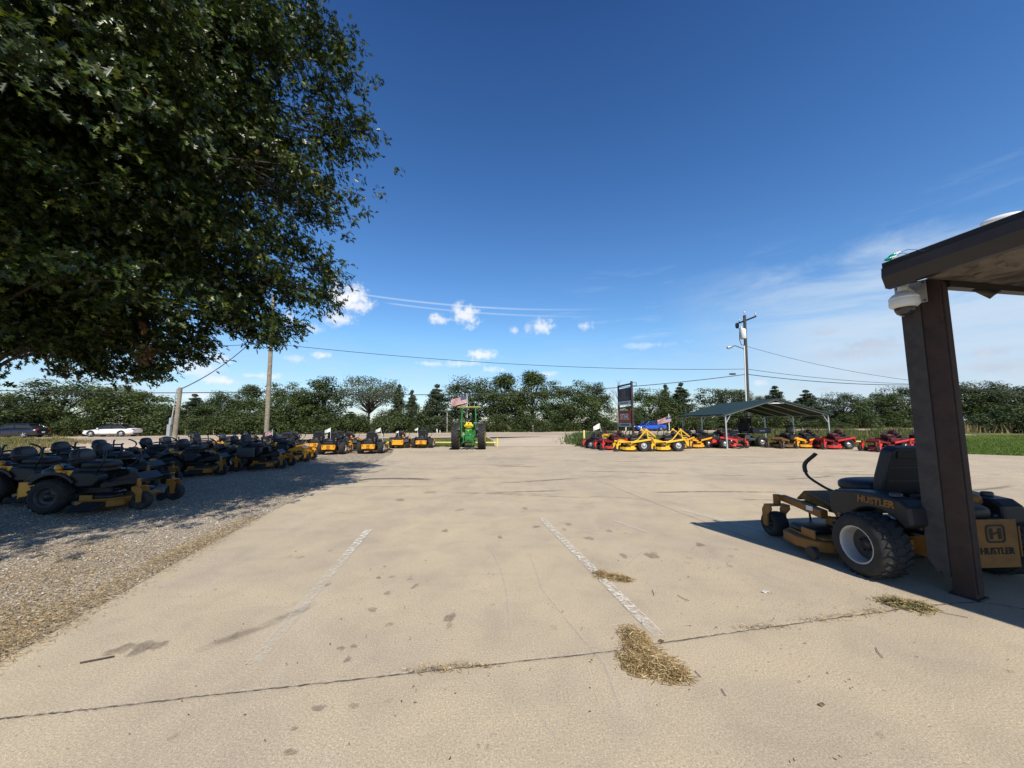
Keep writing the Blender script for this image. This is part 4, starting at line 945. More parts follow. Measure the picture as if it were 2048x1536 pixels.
        mb = MB(); mb.box((.86, .428, .495), (.10, .004, .055)); mb.build('warning_sticker', [M_white], t)
        mb = MB(); mb.box((.40, .447, .50), (.05, .006, .09), 0, .002); mb.build('latch', [M_shadeyel], t)
    return t

grp = 'zero turn mowers for sale'
# the mower standing under the canopy
near_p = dict(wide=1.4, emb=.075, bump_y=-.055, pod_back=-.36, eng_x=.12, lip=0, pod_x=.54, pod_y=.44, paint=M_shadeyel, body=M_black, seat=M_vinyl, seat_top=1.27, boxy=True, seat_w=.42, detail=1, deep=True, rim=[mat('dull_silver_rim', (.46, .46, .45), .55, .2, dirt=((.2, .17, .13), .4)), M_dkmetal], rr=.315, rw=.215, track=.50, arms=0,
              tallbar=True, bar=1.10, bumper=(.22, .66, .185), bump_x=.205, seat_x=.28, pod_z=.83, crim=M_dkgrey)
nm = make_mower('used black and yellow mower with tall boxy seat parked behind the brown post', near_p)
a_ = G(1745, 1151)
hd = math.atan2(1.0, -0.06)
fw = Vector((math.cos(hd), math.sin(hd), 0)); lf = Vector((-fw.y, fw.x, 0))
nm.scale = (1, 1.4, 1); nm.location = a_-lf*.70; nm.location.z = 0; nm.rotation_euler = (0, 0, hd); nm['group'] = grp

stock = dict(rim=[M_dkgrey, M_dkmetal], deckm=mat('shaded_deck_yellow', (.32, .14, .012), .5, var=.08, dirt=((.2, .11, .03), .4)), frame=M_black, paint=M_yel, body=M_black, seat=M_vinyl, seat2=M_greyvin, badge=M_yel, seat_top=1.09, pod_z=.72)  # deck, frame and rims carry the oak's shade in their darkened colours
lit = dict(stock); lit.update(frame=M_yel, deckm=M_yel, rim=[M_dkmetal, M_silver])  # sunlit copy: the same machine in undarkened yellow
big = dict(deckm=MATS['shaded_deck_yellow'], frame=M_black, paint=M_yel, body=M_black, seat=M_vinyl, badge=M_yel, seat_top=1.17, boxy=True, seat_w=.58, rr=.31, box=1)
rearv = dict(paint=M_yel, body=M_black, seat=M_vinyl, seat_top=1.10, boxy=True, seat_w=.54, rr=.31, rw=.27, track=.55, pod_y=.40, pod_z=.66, bump_x=.12, bumper=(.26, .50, .33), bar=1.12, frame=M_black, filter=M_dkgrey)
redp = dict(frame=mat('dark_red_frame', (.16, .014, .016), .45), paint=M_red, body=mat('dark_red_plastic', (.10, .012, .014), .45), seat=M_maroon, seat_top=1.06, pods=0, logo=0, tallbar=True, bar=1.06, filter=M_dkgrey, rim=[M_dkmetal, M_silver], bumper=(.30, .52, .36))
cub = dict(paint=M_yel2, body=M_black, seat=M_vinyl, seat_top=1.06, pods=0, logo=0, rops='folded', rr=.33, rim=[M_black, M_silver], filter=M_black)
ylw = dict(paint=M_yel, body=M_black, seat=M_vinyl, seat_top=1.05, pods=0, logo=0, filter=M_orange, bar=1.05, rim=[M_dkmetal, M_silver])
blk = dict(paint=mat('bronze_paint', (.16, .09, .04), .4), body=M_black, seat=M_vinyl, seat_top=1.08, logo=0, rops='up', filter=M_dkgrey)
PROTO = {}
def mower(kind, x, y, deg, label):
    P = {'s': stock, 't': lit, 'b': big, 'r': rearv, 'd': redp, 'c': cub, 'y': ylw, 'k': blk}[kind]
    if kind not in PROTO:
        o = PROTO[kind] = make_mower(label, P); o.location = (x, y, 0); o.rotation_euler = (0, 0, R_(deg))
    else: o = dup(PROTO[kind], (x, y, 0), R_(deg), label)
    o['group'] = grp
    return o
# left lot, rows on the gravel; most point at the slab
mower('s', -8.55, 7.72, 10, 'nearest black and yellow mower under the oak with both casters out on open gravel')
mower('s', -10.75, 8.55, 10, 'dark shaded mower standing directly behind the nearest one under the oak')
mower('s', -12.95, 9.6, 9, 'shaded mower cut by the left edge of the photo')
mower('s', -10.55, 10.0, 11, 'shaded mower in the front row right behind the nearest mower')
mower('s', -12.75, 10.95, 9, 'shaded mower with its seat against the end of the tall grass')
mower('s', -13.1, 12.3, 10, 'mower in half shade with yellow air filter showing beside its black seat')
mower('t', -13.0, 13.75, 10, 'mower with sunlit yellow side badge left of the meter pole')
mower('s', -10.65, 12.55, 11, 'dark mower in front of the meter pole with two casters by the shade edge')
mower('t', -13.5, 15.1, 10, 'mower with sunlit grey seat touching the meter pole in view')
mower('b', -13.9, 17.0, 12, 'tall backed mower with a dark side tank between the two wooden poles')
mower('t', -11.3, 15.75, 10, 'mower with sunlit yellow badge and grey side behind the dark front one')
mower('t', -13.9, 18.6, 14, 'mower with raised black levers in front of the mown grass strip')
mower('b', -9.75, 14.2, 11, 'large mower with broad seat back and dark side tank ending the shaded row')
mower('t', -15.0, 21.8, 12, 'far mower with a small backrest left of the tall utility pole')
mower('r', -13.1, 20.8, 98, 'far mower seen from behind at the foot of the tall utility pole')
mower('r', -12.3, 21.6, 96, 'far mower with wide black seat just right of the tall utility pole')
mower('t', -10.25, 16.75, 10, 'mower with bright yellow badge and casters at the edge of the shade')
mower('t', -10.95, 18.25, 12, 'mower with a fully sunlit yellow deck at the end of the front row')
mower('r', -11.75, 20.2, 99, 'mower seen from behind between the bright badge and the first white flag')
mower('t', -14.9, 19.9, 12, 'far mower in the back row just left of the tall utility pole base')
mower('r', -11.2, 22.4, 100, 'far mower seen from behind left of the first white flag')
mower('r', -10.6, 23.6, 96, 'far mower with its left lever bowed out behind the sunlit deck')
mower('r', -9.5, 20.55, 93, 'mower with a yellow rear panel below the first white flag on the gravel')
mower('y', -10.2, 24.2, 94, 'yellow mower without rear panel between two yellow rear panels')
mower('r', -7.62, 21.0, 93, 'mower with a yellow rear panel at the right corner of the gravel')
mower('y', -7.25, 25.1, 92, 'smaller yellow mower seen from behind left of its twin by the yellow pipe')
mower('r', -5.78, 25.1, 91, 'small mower seen from behind standing closest to the green tractor')
# right side
mower('d', 6.0, 24.6, 188, 'red mower at the planting bed by the driveway mouth')
mower('d', 6.35, 22.9, 196, 'red mower half hidden behind the yellow hooded lawn tractor')
c1 = mower('c', 7.15, 21.55, 176, 'bright yellow mower with folded roll bar beside the lawn tractor')
c2 = mower('c', 8.97, 21.55, 180, 'bright yellow mower with folded roll bar below the small striped flag')
mower('y', 10.25, 23.6, 215, 'yellow mower with an orange filter knob just right of both folded roll bars')
mower('y', 11.0, 24.3, 220, 'yellow mower with an orange filter knob in the middle of its row of three')
mower('y', 11.7, 24.0, 200, 'yellow mower with a wide sunlit deck left of the front carport post')
mower('d', 12.55, 23.6, 6, 'red mower facing right behind the front carport post')
mower('d', 11.9, 24.9, 10, 'red mower mostly hidden left of the front carport post')
mower('k', 16.9, 23.6, 200, 'dark bronze mower with upright roll bar under the carport')
mower('y', 17.9, 23.4, 190, 'yellow mower under the right end of the carport')
mower('d', 18.85, 22.4, 184, 'red mower at the right carport post')
mower('d', 20.0, 20.35, 184, 'red mower standing between the carport and the parked mower seat')
mower('d', 21.25, 20.1, 186, 'red mower partly hidden by the brown canopy post')
# ------------------------------------------------------------------ the pin oak that hangs over the left of the lot
def leaf_mat(name, stops, rough, trans, spec=0.5):
    return tint_mat(name, stops, rough, trans, spec)
M_oak = leaf_mat('oak_leaf', [(0.0, (0.014, 0.022, 0.004)), (0.45, (0.026, 0.045, 0.008)), (0.8, (0.046, 0.073, 0.012)), (0.93, (0.10, 0.13, 0.016)), (0.992, (0.16, 0.17, 0.02)), (1.0, (0.16, 0.07, 0.03))], 0.40, 0.12, 0.38)
OAK = Vector((-7.9, 5.5, 0)); OC = np.array([-7.9, 5.6, 6.9]); ORAD = np.array([4.15, 4.3, 5.2])
def oak_tree():
    t = thing('oak_tree', 'huge dark oak with lobed leaves overhanging the left of the lot', 'tree', OAK)
    rng = np.random.default_rng(5)
    boughs = []
    # boughs over the crown, dense shell and a looser core
    nb = 330
    for i in range(nb):
        d = rng.normal(size=3); d /= np.linalg.norm(d)
        r = (0.62+0.38*rng.random()) if i % 4 else 0.25+0.4*rng.random()
        p = OC+d*ORAD*r*(1+0.10*math.sin(5*math.atan2(d[1], d[0])+2*d[2])+0.08*math.sin(9*d[2]+3*d[0]))
        if p[2] < 3.0: p[2] = 3.0+rng.random()*0.8
        # keep to the tree's own uneven outline: it is fuller high up and tapers low on its right
        ppx = 1024+FPX*p[0]/max(.5, p[1]); ppy = 845-FPX*(p[2]-CAMH)/max(.5, p[1])
        if ppx > np.interp(ppy, [0, 60, 130, 200, 260, 330, 400, 440, 500, 590, 640, 690, 740], [575, 595, 640, 630, 650, 560, 615, 500, 545, 585, 470, 360, 230]): continue
        boughs.append((p, d, rng.uniform(.8, 1.35)))
    # sprays that make the photographed outline: (pixel x, pixel y, distance, size)
    for (px, py, Y, sz) in [(300, 20, 6.6, 1.1), (400, 12, 6.8, 1.1), (450, 65, 6.9, 1.1), (520, 35, 7.0, 1.0), (360, 60, 6.5, 1.0), (200, 30, 6.4, 1.1), (560, 90, 7.1, .9), (480, 130, 6.9, 1.0), (680, 275, 7.8, .6), (700, 262, 7.9, .68), (655, 285, 7.8, .7), (718, 252, 7.9, .48), (650, 180, 7.6, .9), (672, 130, 7.5, .6), (640, 90, 7.3, .8), (610, 40, 7.2, .9), (650, 60, 7.3, .5), (640, 350, 7.6, .8), (665, 400, 7.6, .55), (620, 430, 7.5, .6),
                            (600, 395, 7.4, .7), (560, 480, 7.2, .8), (620, 500, 7.3, .75), (640, 545, 7.3, .65), (635, 583, 7.3, .5), (600, 590, 7.2, .7), (560, 640, 7.2, .45), (545, 560, 7.1, .8), (500, 600, 7.0, .8), (450, 640, 6.9, .7), (500, 660, 6.9, .5), (400, 680, 6.8, .6),
                            (440, 560, 6.9, .9), (350, 640, 6.7, .8), (380, 705, 6.7, .35), (320, 690, 6.6, .6), (290, 740, 6.5, .35), (240, 735, 6.5, .45), (180, 715, 6.4, .4), (300, 718, 6.5, .5), (200, 740, 6.4, .3), 
                            (30, 640, 6.5, .8), (150, 640, 6.4, .6), (220, 640, 6.4, .9), (260, 580, 6.5, 1.0), (100, 580, 6.4, .9), (30, 560, 6.3, 1.0), (20, 470, 6.2, .9), (60, 500, 6.0, .6), (110, 735, 6.6, .18)]:
        p = D(px, py, Y); d = (np.array(p)-OC)/ORAD; d /= np.linalg.norm(d)
        boughs.append((np.array(p), d, sz))
    # low boughs beside the camera, outside the picture: they shade the gravel in front
    for q_ in ((-6.8, 2.4, 5.2), (-6.3, 1.2, 4.6), (-7.6, 3.0, 6.0), (-5.7, .5, 5.0), (-8.2, 1.6, 6.2), (-5.3, -.5, 5.4), (-7.0, .2, 5.6), (-9.5, 2.5, 5.5), (-6.4, 2.2, 6.6)):
        d_ = (np.array(q_)-OC)/ORAD; boughs.append((np.array(q_), d_/np.linalg.norm(d_), 1.0))
    # leaf outline: two halves folded along the midrib, deep pointed lobes
    half = np.array([(0, 0), (.10, .03), (.22, .21), (.30, .06), (.48, .40), (.54, .07), (.74, .28), (.78, .05), (1.0, 0)])*1.0
    k = len(half)
    V = []; N = 0
    allq = []
    for (c, d, sz) in boughs:
        n = int(760*sz**1.7)+30
        # a bough is a sloping, layered fan that droops outwards
        out = np.array([d[0], d[1], 0]); L = np.linalg.norm(out); out = out/L if L > .05 else np.array([1., 0, 0])
        droop = rng.uniform(.15, .6); fw = out*math.cos(droop)+np.array([0, 0, -math.sin(droop)]); sdv = np.array([-out[1], out[0], 0]); up = np.cross(fw, sdv); up *= np.sign(up[2]) or 1
        # small twigs within the fan, each with a handful of leaves
        nt = max(6, n//13)
        tw = rng.normal(size=(nt, 3))*np.array([.50, .44, .15])*sz
        k_ = rng.integers(0, nt, n)
        q = tw[k_]+rng.normal(size=(n, 3))*np.array([.075, .075, .055])
        pos = c+q[:, :1]*fw+q[:, 1:2]*sdv+q[:, 2:]*up
        allq.append(np.concatenate([pos, np.repeat(fw[None], n, 0), np.repeat(out[None], n, 0)], 1))
    A = np.concatenate(allq); n = len(A)
    pos = A[:, :3]; fw = A[:, 3:6]
    dirv = fw*0.6+rng.normal(size=(n, 3))*0.55+np.array([0, 0, -0.30]); dirv /= np.linalg.norm(dirv, axis=1)[:, None]
    upv = np.array([0, 0, .8])+A[:, 6:9]*0.75+rng.normal(size=(n, 3))*0.48; upv -= dirv*(upv*dirv).sum(1)[:, None]; upv /= np.linalg.norm(upv, axis=1)[:, None]
    sd = np.cross(dirv, upv); size = rng.uniform(.085, .152, n)
    fold = rng.uniform(.1, .5, n); curl = rng.uniform(-.25, .1, n)
    faces = np.zeros((n, 2, k, 3))
    for h, sgn in ((0, 1), (1, -1)):
        for j, (u, v) in enumerate(half):
            faces[:, h, j] = pos+(dirv*u+sd*(sgn*v*np.cos(fold))[:, None]+upv*(v*np.sin(fold)+curl*u*u)[:, None])*size[:, None]
    faces[:, 1] = faces[:, 1, ::-1]
    # join both halves on the midrib vertices so that a leaf is one island
    me = bpy.data.meshes.new('crown'); idx = np.zeros((n, 2, k), int)
    W = 2*k-2; VV = np.zeros((n, W, 3)); VV[:, :k] = faces[:, 0]; f1 = faces[:, 1, ::-1]; VV[:, k:] = f1[:, 1:k-1]
    base = np.arange(n)[:, None]*W
    idx[:, 0] = base+np.arange(k)[None]; mid = np.concatenate([[0], np.arange(k, W), [k-1]]); idx[:, 1] = base+mid[::-1][None]
    me.vertices.add(n*W); me.vertices.foreach_set('co', VV.astype(np.float32).ravel()-np.tile(np.array(OAK, dtype=np.float32), n*W))
    me.loops.add(n*2*k); me.loops.foreach_set('vertex_index', idx.astype(np.int32).ravel()); me.polygons.add(n*2)
    me.polygons.foreach_set('loop_start', np.arange(0, n*2*k, k, dtype=np.int32)); me.polygons.foreach_set('loop_total', np.full(n*2, k, dtype=np.int32))
    me.materials.append(M_oak); me.update(calc_edges=True)
    o = bpy.data.objects.new('crown', me); COL.objects.link(o); o.parent = t
    print('oak leaves', n)
    mb = MB()                                            # trunk, leader and limbs
    mb.tube([(0, 0, -.1), (.0, .0, .25), (.03, .02, 1.5), (.0, .05, 4), (.05, .1, 8), (0, .1, 11.5)], [.42, .33, .28, .24, .13, .03], 14)
    mb.build('trunk', [M_bark], t)
    mb = MB()
    for i, (c, d, sz) in enumerate(boughs):
        if i % 2 and sz > .7: continue
        e = Vector(c)-OAK; z0 = max(1.9, min(10.5, e.z*0.75+0.3)); b = Vector((0.03, .05, z0))
        m1 = b.lerp(e, .5)+Vector((0, 0, .35+.3*random.random())); r0 = .012+.007*(e-b).length
        mb.tube([b, b.lerp(m1, .5)+Vector((0, 0, .12)), m1, m1.lerp(e, .55)+Vector((0, 0, .05)), e], [r0, r0*.75, r0*.5, r0*.3, .006], 5)
        for q in range(3):
            f = e+Vector((random.gauss(0, .45), random.gauss(0, .45), random.gauss(-.1, .18)))*sz; mb.tube([m1.lerp(e, .6), m1.lerp(e, .6).lerp(f, .6)+Vector((0, 0, .06)), f], [.010, .007, .003], 4)
    mb.build('branches', [M_bark], t)
    # a bunch of withered leaves caught low in the crown
    return t
oak_tree()
def dead_bunch(px, py, Y, r, n, label):
    p = D(px, py, Y); rng = NR
    q = rng.normal(size=(n, 3))*np.array([r*.45, r*.45, r*.7]); d = rng.normal(size=(n, 3))*.5+np.array([0, 0, -1.]); d /= np.linalg.norm(d, axis=1)[:, None]
    s = np.cross(d, rng.normal(size=(n, 3))); s /= np.linalg.norm(s, axis=1)[:, None]; l = .085; w = .016
    V = np.stack([q-s*w*.4, q+s*w*.4, q+d*l*.55+s*w, q+d*l, q+d*l*.5-s*w], 1)
    o = np_mesh('withered_leaves', V.reshape(-1, 3), 5, MATS.get('wl') or MATS.setdefault('wl', tint_mat('withered_leaf', [(0, (.10, .05, .025)), (.6, (.22, .12, .06)), (1, (.38, .25, .15))], .7)))
    o.location = p; tag(o, label, 'dead leaves')
dead_bunch(292, 705, 6.35, .14, 150, 'hanging brown bunch of withered leaves low in the oak')
dead_bunch(287, 652, 6.3, .06, 40, 'small brown withered tuft in the oak above the larger brown bunch')

# ------------------------------------------------------------------ trees along the far side of the highway
def tree_leafmat(name, a, b, c, tr=.15):
    return tint_mat(name, [(0, a), (.55, b), (1, c)], .6, tr, .35, .7)
LM = {'dk': tree_leafmat('dark_foliage', (.021, .035, .010), (.043, .064, .017), (.080, .105, .030)),
      'md': tree_leafmat('mid_foliage', (.030, .050, .012), (.056, .084, .020), (.098, .130, .036)),
      'lt': tree_leafmat('light_foliage', (.042, .066, .017), (.075, .100, .026), (.12, .145, .045)),
      'ce': tree_leafmat('cedar_foliage', (.018, .032, .014), (.040, .058, .026), (.075, .095, .045), .08),
      'gr': tree_leafmat('grey_green_foliage', (.035, .052, .026), (.065, .088, .042), (.12, .145, .08))}
def cards(rng, c, s, n, ls):
    """n leaf sprays in a gaussian clump"""
    q = c+np.clip(rng.normal(size=(n, 3)), -1.45, 1.45)*s
    o_ = (q-c)/(np.asarray(s)+1e-6); o_ /= np.linalg.norm(o_, axis=1)[:, None]+1e-6
    nn = o_*.9+np.array([0, 0, .35])+rng.normal(size=(n, 3))*.45; nn /= np.linalg.norm(nn, axis=1)[:, None]
    d = np.cross(nn, rng.normal(size=(n, 3))); d /= np.linalg.norm(d, axis=1)[:, None]
    e = np.cross(d, nn)
    z = ls*rng.uniform(.55, 1.25, n)[:, None]
    return np.stack([q-d*z*.6, q+e*z*.32-d*z*.1, q+d*z*.6, q-e*z*.32+d*z*.1], 1)
def crown_mesh(kind, seed, w, h, zb):
    """w x h crown standing from height zb up; metres"""
    rng = np.random.default_rng(seed); out = []; limbs = []
    if kind == 'round':
        for i in range(78):
            d = rng.normal(size=3); d /= np.linalg.norm(d); r = .50+.42*rng.random()
            wob = 1+.16*math.sin(3*math.atan2(d[1], d[0])+seed)+.12*math.sin(4*d[2]*2+seed)
            c = np.array([d[0]*w/2*r*wob, d[1]*w/2*r*wob, zb+h/2+d[2]*h/2*r*wob])
            s = rng.uniform(.055, .095)*w; out.append(cards(rng, c, np.array([s, s, s*.62]), 170, .22)); limbs.append(c)
    elif kind == 'tall':
        for i in range(80):
            z = rng.random(); rad = (math.sin(min(1, z*1.05+.12)*PI*.93)**.6)*w/2; a = rng.uniform(0, 2*PI); r = rad*rng.random()**.45
            c = np.array([r*math.cos(a), r*math.sin(a), zb+z*h]); s = .075*w+.10
            out.append(cards(rng, c, np.array([s, s, s*.8]), 140, .21)); limbs.append(c)
    elif kind == 'cedar':
        for i in range(130):
            z = rng.random()**1.35; rad = (1-z)**.8*w/2*(.75+.5*rng.random()); a = rng.uniform(0, 2*PI)
            for f in (.35, .65, .95):
                c = np.array([rad*f*math.cos(a), rad*f*math.sin(a), zb+z*h-.10*rad*f+.16*rad*f*f]); s = .075*w*(1.15-z)+.08
                out.append(cards(rng, c, np.array([s, s, s*.6]), 52, .20))
            limbs.append(c)
        out.append(cards(rng, np.array([0, 0, zb+h*.97]), np.array([.06, .06, .30]), 40, .22))
    elif kind == 'airy':
        for i in range(80):
            a = rng.uniform(0, 2*PI); r = w/2*rng.random()**.5; z = .35+.65*rng.random()*(1-.45*(2*r/w)**2)
            c = np.array([r*math.cos(a), r*math.sin(a), zb+h*z]); s = .075*w
            out.append(cards(rng, c, np.array([s, s, s*.5]), 110, .21)); limbs.append(c)
    elif kind == 'bush':
        for i in range(60):
            a = rng.uniform(0, 2*PI); r = w/2*rng.random()**.5; z = rng.random()*(1-.55*(2*r/w)**2)
            c = np.array([r*math.cos(a), r*math.sin(a), zb+h*z]); s = .085*w
            out.append(cards(rng, c, np.array([s, s, min(s, .12*h)]), 150, .20)); limbs.append(c)
    return np.concatenate(out), limbs
TP = {}
def tree_proto(key, kind, seed, w, h, zb, lm, trunk_r, bark):
    V, limbs = crown_mesh(kind, seed, w, h, zb)
    t = thing('cedar_tree' if kind == 'cedar' else 'tree' if kind != 'bush' else 'bush', 'x', 'tree' if kind != 'bush' else 'bush')
    np_mesh('crown', V.reshape(-1, 3), 4, LM[lm], t)
    mb = MB(); top = zb+h*(.9 if kind == 'cedar' else .62)
    mb.tube([(0, 0, -.3), (0.02, 0, zb*.6+.2), (.06, .03, (zb+top)/2), (0, 0, top)], [trunk_r*1.2, trunk_r, trunk_r*.65, .03], 9)
    for c in limbs[::3 if kind != 'airy' else 1]:
        c = Vector(c); b = Vector((0.02, 0, max(.5, zb*.8+(c.z-zb)*.45))); mb.tube([b, b.lerp(c, .5)+Vector((0, 0, .15)), c], [trunk_r*.38, trunk_r*.22, .015], 4)
    mb.build('trunk', [bark], t)
    TP[key] = t; t['used'] = 0
    return t
specs = {'r1': ('round', 1, 8, 7.9, .9, 'dk', .20), 'r2': ('round', 2, 8, 7.7, .7, 'md', .20), 'r3': ('round', 3, 8, 7.4, 1.3, 'lt', .18), 'r4': ('round', 9, 8, 7.6, 1.0, 'gr', .18), 't1': ('tall', 4, 5, 8.4, 1.2, 'md', .17), 't2': ('tall', 14, 5, 8.2, 1.2, 'dk', .17),
         'c1': ('cedar', 5, 5.4, 8.2, .5, 'ce', .14), 'c2': ('cedar', 6, 5.2, 8.0, .4, 'ce', .15), 'a1': ('airy', 7, 10, 6.6, 2.0, 'gr', .2), 'b1': ('bush', 8, 5.6, 3.4, .0, 'dk', .08), 'b2': ('bush', 12, 5.6, 3.4, .0, 'dk', .08), 'b3': ('bush', 21, 5.6, 3.4, .0, 'dk', .08)}  # bushes take dark leaves to stand for the shade below the trees
for k_, s_ in specs.items(): tree_proto(k_, *s_[:6], s_[6], M_bark)
HT = {k_: s_[4]+s_[3] for k_, s_ in specs.items()}; WD = {k_: s_[2] for k_, s_ in specs.items()}
def tree(key, px, top, wpx, off, label, grp='trees along the highway', zfix=None):
    """stands off metres behind the far road edge at picture bearing px; its size comes from its real distance"""
    k = (px-1024)/FPX
    Y = (54.4+off)/(0.982-0.191*k); p = D(px, 860, Y); x, y = p.x, p.y
    z = zg(x, y)-.05; hgt = D(px, top, Y).z-z; wid = wpx/FPX*Y
    sx = wid/WD[key]; szz = hgt/HT[key]; src = TP[key]; rot = random.uniform(0, 6.28)
    if not src['used']:
        src['used'] = 1; src.location = (x, y, z); src.rotation_euler = (0, 0, rot); src.scale = (sx, sx, szz); o = src; o['label'] = label
    else: o = dup(src, (x, y, z), rot, label, (sx, sx, szz))
    o['group'] = grp
    return o
# the belt behind: a second row that closes the gaps
for i, (px, top, w, key) in enumerate([(-60, 785, 120, 'r2'), (60, 790, 120, 't2'), (300, 792, 110, 'r1'), (410, 795, 100, 'c2'), (620, 782, 110, 'r1'), (700, 800, 100, 'c2'), (850, 800, 90, 'c1'), (1030, 775, 100, 'r2'), (1120, 785, 90, 'r1'), (1265, 800, 80, 'r2'), (1410, 805, 80, 'c1'), (1500, 795, 100, 'r4'), (1590, 800, 90, 'c2'), (1660, 803, 110, 'r1'), (1730, 800, 110, 'r2'), (1850, 790, 120, 'r1'), (2000, 780, 130, 'r2'), (2110, 775, 150, 'r1')]):
    nm_ = ['beyond the dark parked looking car at the far left', 'behind the far left dark crown above the dark car', 'filling the gap behind the pale green crown', 'behind the gap between the two left poles', 'behind the crowns right of the tall utility pole', 'behind the open branched tree', 'behind the pair of pointed cedars', 'behind the crowns right of the tractor flag', 'behind the crowns left of the tall sign', 'right behind the tall sign', 'between the blue car and the carport roof', 'behind the carport roof ridge', 'behind the right slope of the carport', 'low in the row right of the carport', 'low in the row left of the bare branches', 'hidden mostly by the brown post', 'behind the pale meadow right of the post', 'outermost at the right edge of the photo'][i]
    tree(key, px, top+(16 if px > 500 else 8)+(i*7) % 9, w*.85, 13+(i % 3)*2, 'second row tree '+nm_, 'second row of trees')
tree('t2', 18, 788, 70, 4, 'narrow dark tree at the far left edge above the dark car')
tree('r1', 118, 762, 185, 4, 'broad dark green tree above the gap between the two left cars')
tree('r3', 262, 772, 165, 5, 'pale olive green round tree above the white car')
tree('c2', 385, 789, 75, 5, 'dark cedar just right of the meter pole')
tree('r1', 448, 785, 95, 5, 'dense dark tree between the meter pole and the tall utility pole')
tree('t1', 497, 774, 70, 6, 'lighter upright tree left of the tall utility pole')
tree('r2', 575, 768, 105, 4, 'rounded green tree directly right of the tall utility pole')
tree('t2', 645, 755, 105, 5, 'tall dark tree left of the open branched tree')
tree('a1', 737, 748, 125, 5, 'open spreading tree with visible branches above the row of rear panels')
tree('c1', 797, 770, 48, 5, 'taller pointed cedar of the pair left of the tractor flag')
tree('c1', 823, 781, 46, 5, 'shorter pointed cedar of the pair left of the tractor flag')
tree('c2', 873, 770, 78, 3, 'grey green cedar just left of the tractor flag')
tree('r1', 945, 758, 130, 5, 'dark round tree directly behind the tractor canopy')
tree('t1', 1012, 752, 80, 5, 'upright tree just right of the tractor above the driveway')
tree('t1', 1065, 747, 85, 5, 'tallest upright tree above the mouth of the driveway')
tree('r2', 1140, 764, 115, 4, 'broad green tree over the white reflector posts by the driveway')
tree('t2', 1192, 766, 70, 5, 'dark tree left of the bare grey tree')
tree('r2', 1302, 780, 105, 5, 'round green tree above the blue car')
tree('c1', 1334, 770, 50, 9, 'slim pointed cedar peeking over the round tree above the blue car')
tree('c2', 1366, 767, 72, 4, 'broad cedar above the small striped flag')
tree('r4', 1455, 771, 115, 7, 'grey green tree left of the utility pole above the carport roof')
tree('r4', 1525, 785, 55, 8, 'small grey green tree right of the utility pole above the carport')
tree('c2', 1556, 773, 75, 6, 'cedar above the carport ridge')
tree('c2', 1618, 781, 80, 5, 'dark cedar above the right carport slope')
tree('r1', 1690, 787, 90, 6, 'low dark tree right of the carport')
tree('r2', 1762, 790, 90, 5, 'low green tree between the carport and the bare branches')
tree('r1', 1810, 775, 110, 5, 'dark tree behind the pale bare branches left of the brown post')
tree('r1', 1955, 765, 140, 10, 'dark tree just right of the brown post')
tree('r4', 2045, 764, 150, 8, 'grey green tree at the right edge of the photo above the lawn')
for i, (px, top, w, key, lab) in enumerate([(-20, 815, 110, 'b1', 'at the far left edge'), (70, 812, 110, 'b1', 'behind the dark car'), (165, 818, 100, 'b2', 'between the two left cars'), (345, 820, 90, 'b1', 'left of the meter pole'), (420, 818, 90, 'b2', 'right of the meter pole'), (490, 820, 80, 'b1', 'left of the tall utility pole'), (560, 815, 90, 'b2', 'right of the tall utility pole'),
        (640, 815, 90, 'b1', 'above the first white flag'), (705, 812, 80, 'b2', 'below the open branched tree'), (770, 815, 90, 'b1', 'above the second white flag'), (840, 818, 80, 'b1', 'between the cedars'), (905, 820, 80, 'b2', 'left of the tractor'), (985, 818, 90, 'b2', 'right of the tractor'), (1055, 812, 90, 'b1', 'above the driveway mouth'), (1120, 825, 80, 'b2', 'above the planting bed'), (1190, 815, 90, 'b1', 'left of the tall sign'),
        (1255, 820, 80, 'b1', 'behind the tall sign'), (1330, 812, 90, 'b1', 'behind the blue car'), (1400, 818, 80, 'b2', 'left of the carport'), (1470, 820, 90, 'b1', 'seen under the left of the carport'), (1550, 822, 90, 'b1', 'seen under the middle of the carport'), (1630, 820, 90, 'b1', 'at the right carport post'), (1710, 822, 100, 'b2', 'right of the carport'), (1790, 818, 100, 'b1', 'behind the bare branches')]):
    random.seed(px+500); o = tree(random.choice(('b1', 'b2', 'b3')), px+random.uniform(-15, 15), top+random.uniform(-12, 22), w*random.uniform(.6, 1.25), random.uniform(1.2, 3.4), 'leafy bush at the foot of the tree row '+lab, 'bushes below the tree row')
o = tree('b1', 2035, 812, 120, -22, 'large dark bush at the right edge of the photo beside the lawn', 'bushes below the tree row')
def bare_tree(px, base_off, h, label, lean=0.0, n=16):
    k = (px-1024)/FPX; Y = (54.4+base_off)/(0.982-0.191*k); p = D(px, 860, Y)
    t = thing('bare_tree', label, 'tree', (p.x, p.y, zg(p.x, p.y)-.05)); mb = MB()
    mb.tube([(0, 0, 0), (lean*.3, 0, h*.4), (lean, 0, h)], [.10, .07, .012], 7); mb.build('trunk', [M_greybark], t); mb = MB()
    for i in range(n):
        z = h*random.uniform(.25, .9); a = random.uniform(0, 6.28); l = h*.38*random.uniform(.5, 1)*(1.1-z/h*.6); b = Vector((lean*z/h, 0, z)); e = b+Vector((math.cos(a)*l*.7, math.sin(a)*l*.7, l*.85))
        mb.tube([b, b.lerp(e, .5)+Vector((0, 0, .1)), e], [.035, .022, .006], 5)
        for q in range(3):
            f = e+Vector((random.gauss(0, .5), random.gauss(0, .5), random.uniform(.1, .8))); mb.tube([b.lerp(e, .6), f], [.016, .005], 4)
    mb.build('branches', [M_greybark], t)
